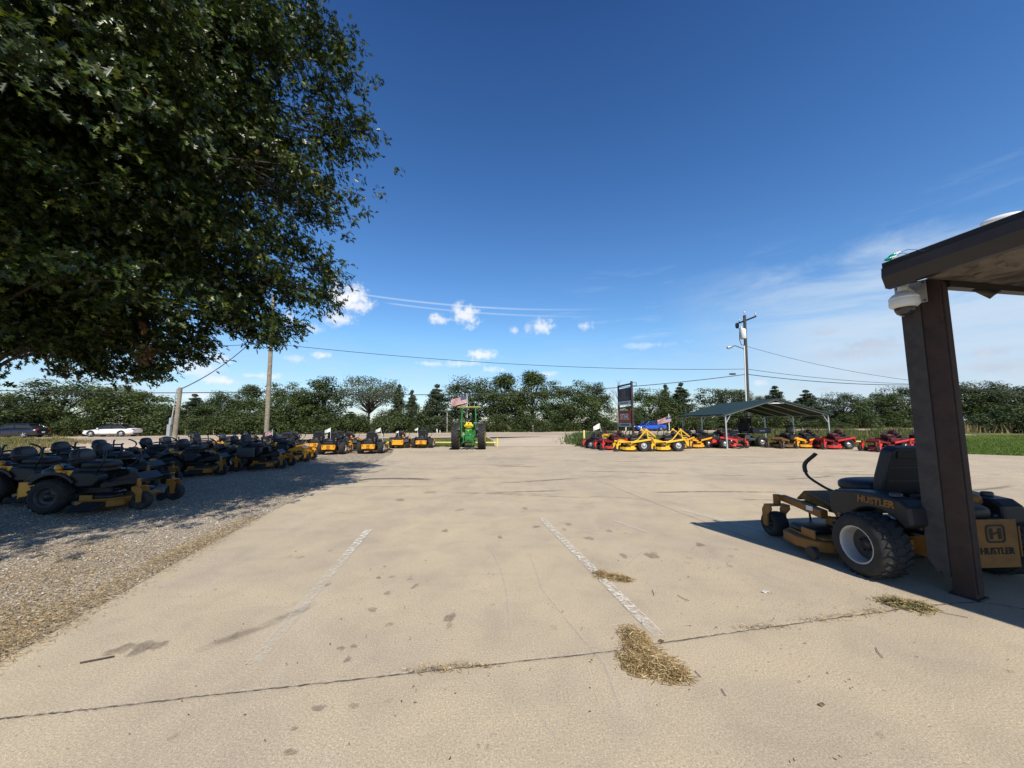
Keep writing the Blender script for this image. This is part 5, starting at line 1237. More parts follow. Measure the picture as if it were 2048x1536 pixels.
bare_tree(1236, 1.2, 7.6, 'leafless grey tree beside the tall sign', .3, 20)
bare_tree(1826, 2.5, 6.2, 'leaning pale bare tree just left of the brown canopy post', -2.2, 14)
# ------------------------------------------------------------------ green tractor
def tractor():
    b = G(938, 898.5); t = thing('tractor', 'green farm tractor with yellow seat and canopy seen from behind beside the driveway', 'tractor', (b.x, b.y, 0), R_(91))
    r, w = .76, .42
    for s in (1, -1):
        mb = MB()
        mb.lathe([(.50, -.40*w), (.54, -.5*w), (.64, -.52*w), (.71, -.46*w), (.725, -.3*w), (.73, 0), (.725, .3*w), (.71, .46*w), (.64, .52*w), (.54, .5*w), (.50, .40*w)], (0, 0, 0), 'y', 40)
        for k in range(22):
            for q in (1, -1):
                a = 2*PI*(k+(.5 if q > 0 else 0))/22
                M = Matrix.Rotation(a, 4, 'Y') @ Matrix.Translation((.738, q*.115, 0)) @ Matrix.Rotation(q*R_(-42), 4, 'X')
                mb.box((0, 0, 0), (.055, .30, .050), 0, 0, M)
        wh = mb.build('rear_wheel', [M_tyre], t, (0, s*.78, r))
        mb = MB(); mb.lathe([(.52, .42*w), (.50, .44*w), (.47, .30*w), (.44, .12*w), (.22, .02*w), (.18, .12*w), (0, .13*w)], (0, 0, 0), 'y', 32); mb.lathe([(.52, -.42*w), (.50, -.44*w), (.47, -.30*w), (.44, -.1*w), (.22, -.04*w), (0, -.06*w)], (0, 0, 0), 'y', 32); mb.build('rim', [M_tyel], wh)
        fwh = MB(); fwh.lathe([(.22, -.10), (.30, -.115), (.36, -.09), (.375, 0), (.36, .09), (.30, .115), (.22, .10)], (0, 0, 0), 'y', 28); f = fwh.build('front_wheel', [M_tyre], t, (2.35, s*.62, .375))
        mb = MB(); mb.lathe([(.23, .1), (.2, .06), (.1, .03), (0, .04)], (0, 0, 0), 'y', 20); mb.lathe([(.23, -.1), (.2, -.06), (.1, -.03), (0, -.04)], (0, 0, 0), 'y', 20); mb.build('rim', [M_tyel], f)
        mb = MB(); mb.prism(arc(0, r, .82, 150, 40, 10)+arc(0, r, .79, 40, 150, 10), 'y', *sorted((s*.46, s*.60))); mb.prism(arc(0, r, .82, 150, 40, 10)+[(.5, r+.1), (-.5, r+.1)], 'y', *sorted((s*.46, s*.48))); mb.build('fender', [M_dkmetal], t)
        mb = MB(); mb.box((-.05, s*.40, .76), (.20, .30, .16), 0, .02); mb.cyl((0, s*.3, .76), (0, s*.72, .76), .07, n=12); mb.build('axle_housing', [M_green], t)
        mb = MB(); mb.tube([(-.30, s*.20, .52), (-.85, s*.34, .40)], .028, 8); mb.tube([(-.40, s*.25, 1.02), (-.62, s*.30, .46)], .018, 8); mb.box((-.36, s*.25, 1.0), (.30, .05, .07), 0, .01); mb.tube([(-.15, s*.3, .50), (-.70, s*.36, .36)], .02, 8); mb.build('lift_arm', [M_green], t)
        mb = MB(); mb.tube([(-.22, s*.44, .80), (-.22, s*.43, 1.5), (-.20, s*.40, 2.50)], .045, 4); mb.tube([(-.2, s*.40, 2.2), (-.02, s*.40, 2.47)], .02, 6); mb.build('roll_post', [M_green], t)
    mb = MB(); mb.box((-.25, 0, 1.02), (.30, .42, .42), 0, .03); mb.box((-.20, 0, .72), (.42, .44, .44), 0, .05); mb.cyl((-.46, 0, .70), (-.40, 0, .70), .13, n=18); mb.box((-.43, .12, .95), (.04, .10, .16), 0, .01); mb.box((-.42, -.14, 1.12), (.05, .09, .10), 0, .01); mb.box((.2, 0, .78), (.9, .40, .44), 0, .04)
    mb.build('rear_housing', [M_green], t)
    mb = MB(); mb.cyl((-.60, 0, .62), (-.43, 0, .62), .022, n=10); mb.box((-.62, 0, .40), (.55, .09, .03), 0, .005); mb.box((-.40, 0, .86), (.05, .10, .12), 0, .01); mb.build('drawbar', [M_dkmetal], t)
    mb = MB(); mb.box((-.425, .015, 1.13), (.006, .075, .05)); mb.build('sticker', [M_tyel], t)
    mb = MB(); mb.prism([(.95, .95), (.95, 1.52), (1.2, 1.56), (2.35, 1.47), (2.45, 1.38), (2.45, .70), (1.9, .62), (.95, .70)], 'y', -.29, .29, 0, .04); mb.build('hood', [M_green], t)
    mb = MB(); mb.box((2.46, 0, 1.05), (.03, .44, .56), 0, .01); mb.build('grille', [M_dkmetal], t)
    mb = MB(); mb.cyl((1.75, .0, 1.5), (1.75, .0, 2.1), .035, n=10); mb.build('exhaust_pipe', [M_dkmetal], t)
    mb = MB(); mb.box((2.2, 0, .42), (.14, 1.1, .10), 0, .02); mb.box((2.2, 0, .55), (.4, .3, .25), 0, .03); mb.build('front_axle', [M_green], t)
    mb = MB(); mb.blob((.02, 0, 1.33), (.50, .50, .16), 3); mb.prism([(-.26, 1.36), (-.28, 1.47), (-.19, 1.50), (-.16, 1.62), (.16, 1.62), (.19, 1.50), (.28, 1.47), (.26, 1.36)], 'x', -.27, -.19, 0, .02); seat = mb.build('seat', [M_tyel], t)
    mb = MB()
    for z, wv in ((1.40, .46), (1.455, .50)): mb.box((-.274, 0, z), (.010, wv, .014))
    mb.box((-.274, 0, 1.55), (.010, .07, .09), 0, .004); mb.build('seat_trim', [M_logo], seat)
    mb = MB(); mb.cyl((-.02, 0, .95), (-.02, 0, 1.25), .06, n=10); mb.build('seat_post', [M_dkmetal], t)
    pts = [(.62+.19*math.cos(a)*.5, .19*math.sin(a), 1.52+.19*math.cos(a)*.85) for a in np.linspace(0, 2*PI, 20, endpoint=False)]
    mb = MB(); mb.tube(pts, .014, 8, closed=True); mb.tube([(.62, 0, 1.52), (.85, 0, 1.3)], .022, 8); mb.build('steering_wheel', [M_black], t)
    mb = MB(); mb.box((.38, 0, 2.55), (1.30, 1.40, .05), 0, .02); mb.build('canopy', [mat('faded_canopy', (.46, .43, .13), .6)], t)
    fl = thing('flag', 'striped national flag on a thin pole flying left above the green tractor', 'flag', (b.x-.10, b.y+.15, 2.0))
    p0 = D(934.5, 818, b.y+.15)-fl.location; p1 = D(934, 789, b.y+.15)-fl.location
    mb = MB(); mb.tube([p0-Vector((0, 0, .55)), p0, p1], .016, 8); mb.lathe([(0, .03), (.025, .015), (.025, -.01), (0, -.03)], tuple(p1), 'z', 10); mb.build('flag_pole', [M_white], fl)
    flag_cloth(fl, p1-Vector((0.02, 0, .03)), 1.0, .52, Vector((-1, -.15, 0)).normalized(), -.30)
def flag_mat():
    if 'flagm' in MATS: return MATS['flagm']
    m = bpy.data.materials.new('striped_flag_cloth'); m.use_nodes = True; MATS['flagm'] = m
    T = NT(m.node_tree); p = T.n['Principled BSDF']; uv = T.new('ShaderNodeUVMap').outputs[0]; s = T.new('ShaderNodeSeparateXYZ'); T.l.new(uv, s.inputs[0])
    st = T.math('MODULO', T.math('FLOOR', T.math('MULTIPLY', s.outputs[1], 13)), 2)
    c = T.mix(st, (.42, .02, .03, 1), (.74, .72, .70, 1))
    can = T.math('MULTIPLY', T.math('LESS_THAN', s.outputs[0], .40), T.math('GREATER_THAN', s.outputs[1], .4615))
    fx = T.math('ABSOLUTE', T.math('SUBTRACT', T.math('FRACT', T.math('MULTIPLY', s.outputs[0], 15)), .5)); fy = T.math('ABSOLUTE', T.math('SUBTRACT', T.math('FRACT', T.math('MULTIPLY', s.outputs[1], 16.7)), .5))
    star = T.math('LESS_THAN', T.math('ADD', fx, fy), .24)
    blue = T.mix(star, (.015, .025, .10, 1), (.70, .70, .70, 1)); c = T.mix(can, c, blue); T.l.new(c, p.inputs['Base Color']); p.inputs['Roughness'].default_value = .8
    out = T.n['Material Output']; tl = T.new('ShaderNodeBsdfTranslucent'); T.l.new(c, tl.inputs[0]); mx = T.new('ShaderNodeMixShader'); mx.inputs[0].default_value = .3
    T.l.new(p.outputs[0], mx.inputs[1]); T.l.new(tl.outputs[0], mx.inputs[2]); T.l.new(mx.outputs[0], out.inputs[0])
    return m
def flag_cloth(parent, top, L, H, dirv, droop, amp=.05, m=None):
    nu, nv = 20, 10; me = bpy.data.meshes.new('cloth'); vs = []; uvs = []
    nn = Vector((-dirv.y, dirv.x, 0))
    for i in range(nu+1):
        for j in range(nv+1):
            u, v = i/nu, j/nv
            q = top+dirv*(L*u*(.97-.05*math.sin(3*u)))+Vector((0, 0, -(1-v)*H+droop*u**1.15*(1-.25*(1-v))))+nn*(amp*(1+u)*math.sin(7*u+2.2*v)*u**.5)
            vs.append(tuple(q)); uvs.append((u, v))
    fs = [(i*(nv+1)+j, (i+1)*(nv+1)+j, (i+1)*(nv+1)+j+1, i*(nv+1)+j+1) for i in range(nu) for j in range(nv)]
    me.from_pydata(vs, [], fs); ul = me.uv_layers.new(name='UVMap')
    for l in me.loops: ul.data[l.index].uv = uvs[l.vertex_index]
    me.materials.append(m or flag_mat()); me.polygons.foreach_set('use_smooth', [True]*len(fs)); o = bpy.data.objects.new('cloth', me); COL.objects.link(o); o.parent = parent
tractor()
M_wflag = mat('white_flag_cloth', (.74, .74, .72), .8)
def small_flag(px, top, base, Y, size, label, dx=-1, striped=False, lean=0):
    b = D(px, base, Y); t = thing('small_flag', label, 'flag', b, 0, 'small flags on the mowers'); e = D(px+lean, top, Y)-b
    mb = MB(); mb.tube([(0, 0, 0), e], .008, 6); mb.build('flag_pole', [M_white], t)
    flag_cloth(t, e-Vector((0, 0, .02)), size, size*.72, Vector((dx, -.2, 0)).normalized(), -size*.45, .02, None if striped else M_wflag)
small_flag(545, 859, 880, 20.5, .34, 'small pinkish striped flag at the foot of the tall utility pole', 1 if False else -1, True, 0)
small_flag(661, 855, 880, 20.3, .27, 'small white flag left of the nearest yellow rear panels', -1)
small_flag(768, 880, 880, 20.5, .01, 'x') if False else None
small_flag(766, 855, 884, 20.9, .25, 'small white flag at the right corner of the gravel', -1, False, -5)
small_flag(797, 861, 882, 25.0, .16, 'tiny white flag over the left of the two small mowers', -1)
small_flag(833, 855, 884, 25.0, .20, 'small white flag between the two small mowers by the tractor', -1, False, 3)
small_flag(1207, 846, 884, 23.0, .42, 'small white flag above the two red mowers at the planting bed', -1, False, -8)
def mid_flag():
    Y = 26.5; b = D(1339, 866, Y); t = thing('flag', 'striped flag drooping from a spiral wrapped pole left of the carport roof', 'flag', (b.x, b.y, 0)); z1 = D(1338.5, 828, Y).z
    mb = MB(); mb.tube([(0, 0, 0), (0, 0, z1)], .028, 8)
    for k in range(40): a = k*.8; mb.box((.03*math.cos(a), .03*math.sin(a), .2+k*.02*(z1-.3)/.8*1.0), (.03, .03, .02))
    mb.build('flag_pole', [M_white], t)
    flag_cloth(t, Vector((.16, 0, z1-.10)), 1.05, .42, Vector((-1, -.1, 0)).normalized(), -.30, .04)
mid_flag()

# ------------------------------------------------------------------ cars on the highway
def car(label, x, y, ang, L, W, Hh, paint, dark_roof=False, suv=False):
    t = thing('car', label, 'car', (x, y, .234), ang, 'cars on the highway')
    def loft(st, mi, mb, n=14, e=3.2):
        vs = []
        for (xx, z0, z1, hw) in st:
            for j in range(n):
                a = 2*PI*(j+.5)/n; ca, sa = math.cos(a), math.sin(a); q = 2/e
                vs.append((xx, hw*math.copysign(abs(ca)**q, ca), (z0+z1)/2+(z1-z0)/2*math.copysign(abs(sa)**q, sa)))
        k = len(st); fs = [(i*n+j, i*n+(j+1) % n, (i+1)*n+(j+1) % n, (i+1)*n+j) for i in range(k-1) for j in range(n)]
        mb.add(vs, fs, mi, True); mb.add(vs[:n], [tuple(range(n))[::-1]], mi); mb.add(vs[-n:], [tuple(range(n))], mi)
    h = L/2; hw = W/2; zb = .60*Hh+.05
    mb = MB()
    loft([(-h, .42, zb*.98, hw*.80), (-h+.10, .28, zb*1.04, hw*.93), (-h+.6, .19, zb*1.06, hw), (-.3, .18, zb*1.02, hw), (h-1.45, .18, zb*.99, hw), (h-.75, .19, zb*.90, hw*.98), (h-.25, .22, zb*.80, hw*.90), (h-.02, .30, zb*.66, hw*.74)], 0, mb)
    body = mb.build('body', [paint], t)
    mb = MB(); roof0, roof1 = (-h+.25, -h+1.0) if suv else (-h+.62, -h+1.45)
    cab = [(roof0, zb*.9, zb*1.04, hw*.86), (roof1, zb*.9, Hh*.985, hw*.76), (-.15, zb*.9, Hh, hw*.77), (.35, zb*.9, Hh*.975, hw*.77), (h-1.30, zb*.9, zb*1.02, hw*.88)]
    loft(cab, 0, mb, 14, 4.5); mb.build('window', [M_glass], t)
    mb = MB()
    rp = M_black if dark_roof else paint
    loft([(roof1-.25, Hh*.90, Hh*.965, hw*.68), (roof1+.05, Hh*.955, Hh*1.0, hw*.735), (-.15, Hh*.965, Hh*1.015, hw*.745), (.42, Hh*.945, Hh*.985, hw*.73)], 0, mb, 14, 3)
    for s in (1, -1):
        mb.tube([(roof0+.1, s*hw*.87, zb*1.02), (roof1, s*hw*.775, Hh*.965)], .05, 6); mb.tube([(.45, s*hw*.775, Hh*.955), (h-1.28, s*hw*.89, zb*1.0)], .04, 6); mb.tube([(-.28, s*hw*.79, Hh*.98), (-.28, s*hw*.90, zb)], .03, 6)
    mb.build('roof', [rp], t)
    ax = L*.295
    for sx in (1, -1):
        for s in (1, -1):
            mb = MB(); mb.lathe([(.20, -.10), (.30, -.11), (.335, -.06), (.335, .06), (.30, .11), (.20, .10)], (0, 0, 0), 'y', 24); w = mb.build('wheel', [M_tyre], t, (sx*ax+.05, s*(hw-.09), .335))
            mb = MB(); mb.lathe([(.235, .108), (.22, .112), (.20, .06), (.05, .05), (0, .06)], (0, 0, 0), 'y', 24, 1); mb.lathe([(.235, -.108), (.22, -.112), (.20, -.06), (.05, -.05), (0, -.06)], (0, 0, 0), 'y', 24, 1)
            for k in range(5):
                for yy in (.095, -.095): mb.box((.12, yy, 0), (.20, .02, .05), 0, 0, Matrix.Rotation(2*PI*k/5, 4, 'Y'))
            mb.build('rim', [M_silver, M_dkmetal], w)
            mb = MB(); mb.prism(arc(sx*ax+.05, .335, .405, 0, 180, 12)+arc(sx*ax+.05, .335, .33, 180, 0, 12), 'y', *sorted((s*(hw-.02), s*(hw+.006)))); mb.build('wheel_arch', [M_black], t)
    for s in (1, -1):
        mb = MB(); mb.blob((h-.26, s*hw*.70, zb*.74), (.34, .34, .13), 2.4); mb.build('headlight', [M_lamp], t)
        mb = MB(); mb.blob((-h+.09, s*hw*.66, zb*.90), (.20, .48, .13), 2.6); mb.build('tail_light', [M_redlens], t)
        mb = MB(); mb.blob((h-1.62, s*(hw+.06), zb*1.04), (.14, .20, .13), 2.6); mb.build('mirror', [paint], t)
        mb = MB()
        for xd in (-.28, h-1.72, -.28-(h-1.72)+.0): mb.box((xd, s*(hw-.004), zb*.60), (.010, .012, zb*.62))
        mb.box((.1, s*(hw), zb*.86), (.14, .012, .02)); mb.box((-.7, s*(hw), zb*.86), (.14, .012, .02)); mb.box((0, s*(hw-.002), .26), (L*.46, .02, .05)); mb.build('door', [M_black], t)
    mb = MB(); mb.box((h-.03, 0, .42), (.06, hw*1.2, .16), 0, .02); mb.box((-h+.03, 0, .36), (.06, hw*1.4, .12), 0, .02); mb.build('bumper_trim', [M_black], t)
    mb = MB(); mb.box((-h-.002, 0, .58), (.01, .32, .16), 0, .003); mb.build('number_plate', [M_white], t)
    return t
M_cwhite = mat('white_car_paint', (.80, .80, .79), .25, var=.02, coat=.6); M_cblue = mat('blue_car_paint', (.012, .085, .52), .25, var=.05, coat=.6); M_cdark = mat('navy_car_paint', (.012, .014, .028), .25, var=.1, coat=.6)
def on_road(px, s):
    k = (px-1024)/FPX; Y = s/(0.982-0.191*k); return k*Y, Y
x, y = on_road(231, 52.3); car('white sedan with a dark roof driving left on the highway', x, y, R_(11+180), 4.9, 1.85, 1.42, M_cwhite, True)
x, y = on_road(40, 52.0); car('dark navy car driving at the left edge of the photo', x, y, R_(11+180), 4.8, 1.85, 1.55, M_cdark, False, True)
x, y = on_road(1297, 52.6); car('bright blue sedan on the highway right of the tall sign', x, y, R_(11+180), 4.65, 1.80, 1.46, M_cblue)

# ------------------------------------------------------------------ lawn tractor with a yellow hood
def lawn_tractor():
    p = G(1207, 897); t = thing('lawn_tractor', 'black lawn tractor with a slotted lemon yellow hood beside the yellow mowers', 'mower', (p.x, p.y, 0), R_(322))
    for s in (1, -1):
        wheel(t, 'rear_wheel', (-.62, s*.40, .26), .26, .24, [M_black, M_silver], s, 0); wheel(t, 'front_wheel', (.62, s*.36, .19), .19, .15, [M_black, M_silver], s, 0)
        mb = MB(); mb.prism(arc(-.62, .26, .34, 170, 20, 10)+arc(-.62, .26, .30, 20, 170, 10), 'y', *sorted((s*.26, s*.54)), 0, .01); mb.build('fender', [M_black], t)
    mb = MB()
    mb.prism([(.05, .70), (.05, .88), (.55, .90), (.88, .80), (.92, .72), (.60, .75)], 'y', -.24, .24, 0, .03)
    mb.prism([(.10, .55), (.10, .66), (.55, .70), (.90, .66), (.90, .60), (.52, .60)], 'y', -.25, .25, 0, .02)
    mb.prism([(.20, .36), (.20, .50), (.55, .56), (.94, .52), (.96, .40), (.80, .34)], 'y', -.26, .26, 0, .03)
    mb.build('hood', [M_yel2], t)
    mb = MB(); mb.prism([(-.05, .32), (-.05, .86), (.05, .88), (.55, .86), (.86, .76), (.88, .40), (.80, .30)], 'y', -.225, .225, 0, .02); mb.box((-.45, 0, .42), (.95, .5, .14), 0, .03); mb.box((-.1, 0, .36), (.5, .72, .04), 0, .01); mb.build('body', [M_black], t)
    mb = MB(); mb.prism([(-.30, -.50), (.35, -.50), (.45, -.2), (.45, .2), (.35, .50), (-.30, .50)], 'z', .10, .24, 0, .02); mb.build('deck', [M_black], t)
    mb = MB(); mb.blob((-.45, 0, .62), (.46, .44, .14), 3); mb.prism([(-.2, .62), (-.23, .85), (-.15, .98), (.15, .98), (.23, .85), (.2, .62)], 'x', -.72, -.63, 0, .03); mb.build('seat', [M_vinyl], t)
    mb = MB(); mb.tube([(-.06+.17*math.cos(a)*.55, .17*math.sin(a), 1.0+.17*math.cos(a)*.8) for a in np.linspace(0, 2*PI, 18, endpoint=False)], .016, 8, closed=True); mb.tube([(-.06, 0, 1.0), (.06, 0, .86)], .02, 8); mb.build('steering_wheel', [M_black], t)
    for s in (1, -1): mb = MB(); mb.blob((.90, s*.15, .74), (.08, .14, .07), 2.5); mb.build('headlight', [M_lamp], t)
lawn_tractor()

# ------------------------------------------------------------------ utility vehicle below the carport
def utv():
    t = thing('utility_vehicle', 'black utility vehicle with roof and cargo bed parked below the carport', 'utility vehicle', (14.7, 25.0, 0), R_(182))
    for sx in (-.95, 1.0):
        for s in (1, -1): wheel(t, 'wheel', (sx, s*.62, .33), .33, .26, [M_dkmetal, M_silver], s, 18)
    mb = MB(); mb.box((0, 0, .46), (2.5, .95, .16), 0, .03); mb.prism([(.55, .50), (.50, .62), (.62, .98), (.80, 1.06), (1.45, .92), (1.55, .72), (1.50, .48)], 'y', -.62, .62, 0, .04); mb.prism([(-.25, .45), (-.25, .78), (.10, .80), (.14, .50)], 'y', -.62, .62, 0, .03); mb.build('body', [M_dkgrey], t)
    mb = MB()
    mb.box((-.98, 0, .86), (1.15, 1.32, .05), 0, .01)
    for s in (1, -1): mb.box((-.98, s*.65, 1.02), (1.15, .03, .30), 0, .01)
    mb.box((-1.54, 0, 1.02), (.03, 1.32, .30), 0, .01); mb.box((-.42, 0, 1.02), (.03, 1.32, .30), 0, .01)
    bed = mb.build('cargo_bed', [mat('textured_bed', (.075, .072, .07), .6)], t)
    mb = MB(); mb.box((-1.0, .667, 1.0), (.36, .004, .06)); mb.build('sticker', [M_galv], bed)
    for s in (1, -1):
        mb = MB(); mb.tube([(.72, s*.60, 1.0), (.35, s*.60, 1.84), (-.32, s*.60, 1.88), (-.38, s*.60, .80)], .026, 8); mb.build('roll_cage', [M_black], t)
        mb = MB(); mb.prism(arc(1.0, .33, .42, 160, 20, 9)+arc(1.0, .33, .38, 20, 160, 9), 'y', *sorted((s*.5, s*.74)), 0, .01); mb.build('fender', [M_black], t)
        mb = MB(); mb.blob((1.50, s*.42, .80), (.10, .22, .12), 2.5); mb.build('headlight', [M_lamp], t)
    mb = MB(); mb.box((0.0, 0, 1.90), (1.15, 1.34, .05), 0, .02); mb.build('roof', [M_black], t)
    mb = MB(); mb.box((0, 0, .92), (.48, 1.1, .14), 0, .04); mb.box((-.24, 0, 1.25), (.12, 1.15, .56), 0, .04); mb.build('seat', [M_vinyl], t)
    mb = MB(); mb.tube([(.45+.16*math.cos(a)*.5, .3+.16*math.sin(a), 1.22+.16*math.cos(a)*.85) for a in np.linspace(0, 2*PI, 18, endpoint=False)], .015, 8, closed=True); mb.build('steering_wheel', [M_black], t)
    mb = MB(); mb.box((-.40, 0, 1.55), (.02, 1.2, .50), 0, .004); mb.build('rear_window', [M_glass], t)
utv()

# ------------------------------------------------------------------ carport
def carport():
    t = thing('carport', 'open carport with a green gabled metal roof over mowers', 'carport', (15.6, 25.5, 0))
    yf, yb, xc, hw, ze, zr = 22.75, 28.6, 15.6, 3.12, 2.02, 2.93; o = Vector(t.location)
    slope = Vector((0, 0, 0)); nrib = 13
    for s in (-1, 1):
        mb = MB(); N = 64                              # ribbed sheet: ribs run along the slope
        for i in range(N+1):
            y = yf-.1+(yb-yf+.2)*i/N; rb = .022 if i % 4 == 0 else 0
            for (u, dz) in ((0, 0), (1.0, 0)):
                for th in (0, -.012): mb.v.append((xc+s*hw*u*1.03-o.x, y-o.y, zr+(ze-zr)*u*1.03+rb+th))
        for i in range(N):
            b = i*4; c = b+4
            mb.f += [(b, b+2, c+2, c), (b+1, c+1, c+3, b+3), (b+2, b+3, c+3, c+2)]
        mb.m = [0]*len(mb.f); mb.s = [False]*len(mb.f)
        mb.build('roof_panel', [M_trgreen], t)
    mb = MB()
    for y in (yf-.09, yb+.09):
        for s in (-1, 1):
            a, b = Vector((xc-o.x, y-o.y, zr-.02)), Vector((xc+s*hw*1.04-o.x, y-o.y, ze-.06)); mb.tube([a, b], .055, 4)
    for s in (-1, 1): mb.tube([(xc+s*hw*1.035-o.x, yf-.1-o.y, ze-.03), (xc+s*hw*1.035-o.x, yb+.1-o.y, ze-.03)], .05, 4)
    mb.build('roof_trim', [M_trgreen], t)
    mb = MB(); n = 5
    for i in range(n):
        y = yf+.05+(yb-yf-.1)*i/(n-1)
        for s in (-1, 1): mb.tube([(xc-o.x, y-o.y, zr-.09), (xc+s*hw*.97-o.x, y-o.y, ze-.08)], .03, 4)
    for s in (-1, 1): mb.tube([(xc+s*hw*.97-o.x, yf-o.y, ze-.10), (xc+s*hw*.97-o.x, yb-o.y, ze-.10)], .03, 4)
    mb.build('roof_frame', [M_galv], t)
    mb = MB(); mb.box((xc-o.x, yf+.02-o.y, zr-.27), (.95, .05, .05)); mb.build('collar_tie', [M_white], t)
    for i in range(3):
        y = yf+.05+(yb-yf-.1)*i/2
        for s in (-1, 1):
            mb = MB(); x = xc+s*hw*.97-o.x
            mb.box((x, y-o.y, ze/2-.05), (.062, .062, ze-.1)); mb.tube([(x, y-o.y, ze-.55), (x-s*.32, y-o.y, ze-.02)], .026, 4); mb.box((x, y-o.y, .01), (.14, .14, .02)); mb.build('post', [M_galv], t)
carport()

# ------------------------------------------------------------------ tall sign
def sign():
    pl = D(1240, 880, 30.8); pr = D(1267, 880, 28.5); pl.z = pr.z = 0
    zt = D(1263, 764, 28.5).z; t = thing('pylon_sign', 'tall two post sign with a dark panel above an orange panel', 'sign', (pl.x, pl.y, 0)); d = (pr-pl); L = d.length; u = d.normalized()
    nrm = Vector((-u.y, u.x, 0)); nrm = -nrm if nrm.x > 0 else nrm
    M = Matrix(((u.x, nrm.x, 0, 0), (u.y, nrm.y, 0, 0), (0, 0, 1, 0), (0, 0, 0, 1)))   # x along the sign, y towards the viewer's side
    for q, w_, hh in ((0, .11, zt-.05), (L, .14, zt+.06)):
        mb = MB(); mb.box((q, 0, hh/2), (w_, w_, hh), 0, .01, M); mb.build('post', [M_woodbrown], t)
    z = lambda py: D(1250, py, 29.6).z
    mb = MB(); mb.box((L/2, 0, zt-.12), (L-.10, .09, .12), 0, .005, M); mb.box((L/2, 0, z(815)), (L-.10, .09, .10), 0, .005, M); mb.build('cross_beam', [M_dkpole], t)
    mb = MB(); a = .13
    for (p0, p1) in (((L+.05, zt-.08), (L+.42, zt-.08)), ((L+.42, zt-.08), (L+.42, zt-.34)), ((L+.42, zt-.34), (L+.05, zt-.34))): pass
    hx = Vector((1, 0, 0))
    for (p0, p1) in (((.05, -.05), (.36, -.05)), ((.36, -.05), (.36, -.27)), ((.36, -.27), (.05, -.27))):
        mb.tube([tuple(u*L+hx*p0[0]+ZV*(zt+p0[1])), tuple(u*L+hx*p1[0]+ZV*(zt+p1[1]))], .024, 4)
    mb.build('bracket', [M_dkmetal], t)
    M_panel = mat('navy_sign_panel', (.022, .026, .045), .5); M_band = mat('faded_sign_band', (.16, .12, .105), .6); M_tan = mat('faded_orange_print', (.30, .15, .09), .6); M_or = mat('orange_sign_panel', (.62, .085, .02), .45); M_dkor = mat('dark_orange_band', (.30, .05, .03), .5); M_wh = mat('white_sign_panel', (.62, .61, .60), .5)
    def panel(name, z0, z1, m, x0=.10, x1=None, th=.16, y=0):
        x1 = x1 or L-.16; mb = MB(); mb.box(((x0+x1)/2, y, (z0+z1)/2), (x1-x0, th, z1-z0), 0, .008, M); return mb.build(name, [m], t)
    zf = .085
    p = panel('panel', z(802), z(776.5), M_panel)
    for sg in (1, -1):
        MF = M @ Matrix.Translation((0, sg*zf, 0)) @ (Matrix(((1, 0, 0, 0), (0, 0, 1, 0), (0, 1, 0, 0), (0, 0, 0, 1))) if sg > 0 else Matrix(((-1, 0, 0, 0), (0, 0, -1, 0), (0, 1, 0, 0), (0, 0, 0, 1))))
        fx = 1 if sg > 0 else -1
        mb = MB(); xc = (L-.06)/2; q = [(fx*xc-.78, z(799.5)), (fx*xc+.78, z(799.5)), (fx*xc+.78, z(794)), (fx*xc-.78, z(794))]
        mb.add([(a, b, .002) for a, b in q], [(0, 1, 2, 3)], 0, False, MF); mb.build('band', [M_band], p)
        mb = MB(); emblem(mb, MF @ Matrix.Translation((fx*xc, z(786.5), .004)), .62); mb.build('emblem', [M_tan], p)
        text_part('lettering', 'HUSTLER', .30, MF @ Matrix.Translation((fx*xc, z(796.8), .004)), M_dkmetal, p, .001, bold=.004)
    p = panel('panel', z(809.5), z(802.6), M_wh)
    for sg in (1, -1):
        MF = M @ Matrix.Translation((0, sg*zf, 0)) @ (Matrix(((1, 0, 0, 0), (0, 0, 1, 0), (0, 1, 0, 0), (0, 0, 0, 1))) if sg > 0 else Matrix(((-1, 0, 0, 0), (0, 0, -1, 0), (0, 1, 0, 0), (0, 0, 0, 1))))
        fx = 1 if sg > 0 else -1; xc = (L-.06)/2
        mb = MB(); n = 26                              # the script on this strip cannot be read: a flowing dark line
        mb.tube([MF @ Vector((fx*xc-.7+1.4*i/n, z(806)+.055*math.sin(i*1.5)+.03*math.sin(i*.6), .004)) for i in range(n+1)], .012, 5); mb.build('lettering', [M_dkmetal], p)
    p = panel('panel', z(845), z(821), M_or)
    for sg in (1, -1):
        MF = M @ Matrix.Translation((0, sg*zf, 0)) @ (Matrix(((1, 0, 0, 0), (0, 0, 1, 0), (0, 1, 0, 0), (0, 0, 0, 1))) if sg > 0 else Matrix(((-1, 0, 0, 0), (0, 0, -1, 0), (0, 1, 0, 0), (0, 0, 0, 1))))
        fx = 1 if sg > 0 else -1; xc = (L-.06)/2
        text_part('lettering', 'STIHL', .60, MF @ Matrix.Translation((fx*xc, z(834), .003)), M_white, p, .002, bold=.02, shear=.12)
        mb = MB(); q = [(fx*xc-.85, z(822)), (fx*xc-.85, z(827)), (fx*xc+.85, z(827)), (fx*xc+.85, z(822))]; mb.add([(a, b, .002) for a, b in q], [(0, 1, 2, 3)], 0, False, MF); mb.build('band', [M_dkor], p)
    p = panel('panel', z(854), z(846), M_wh)
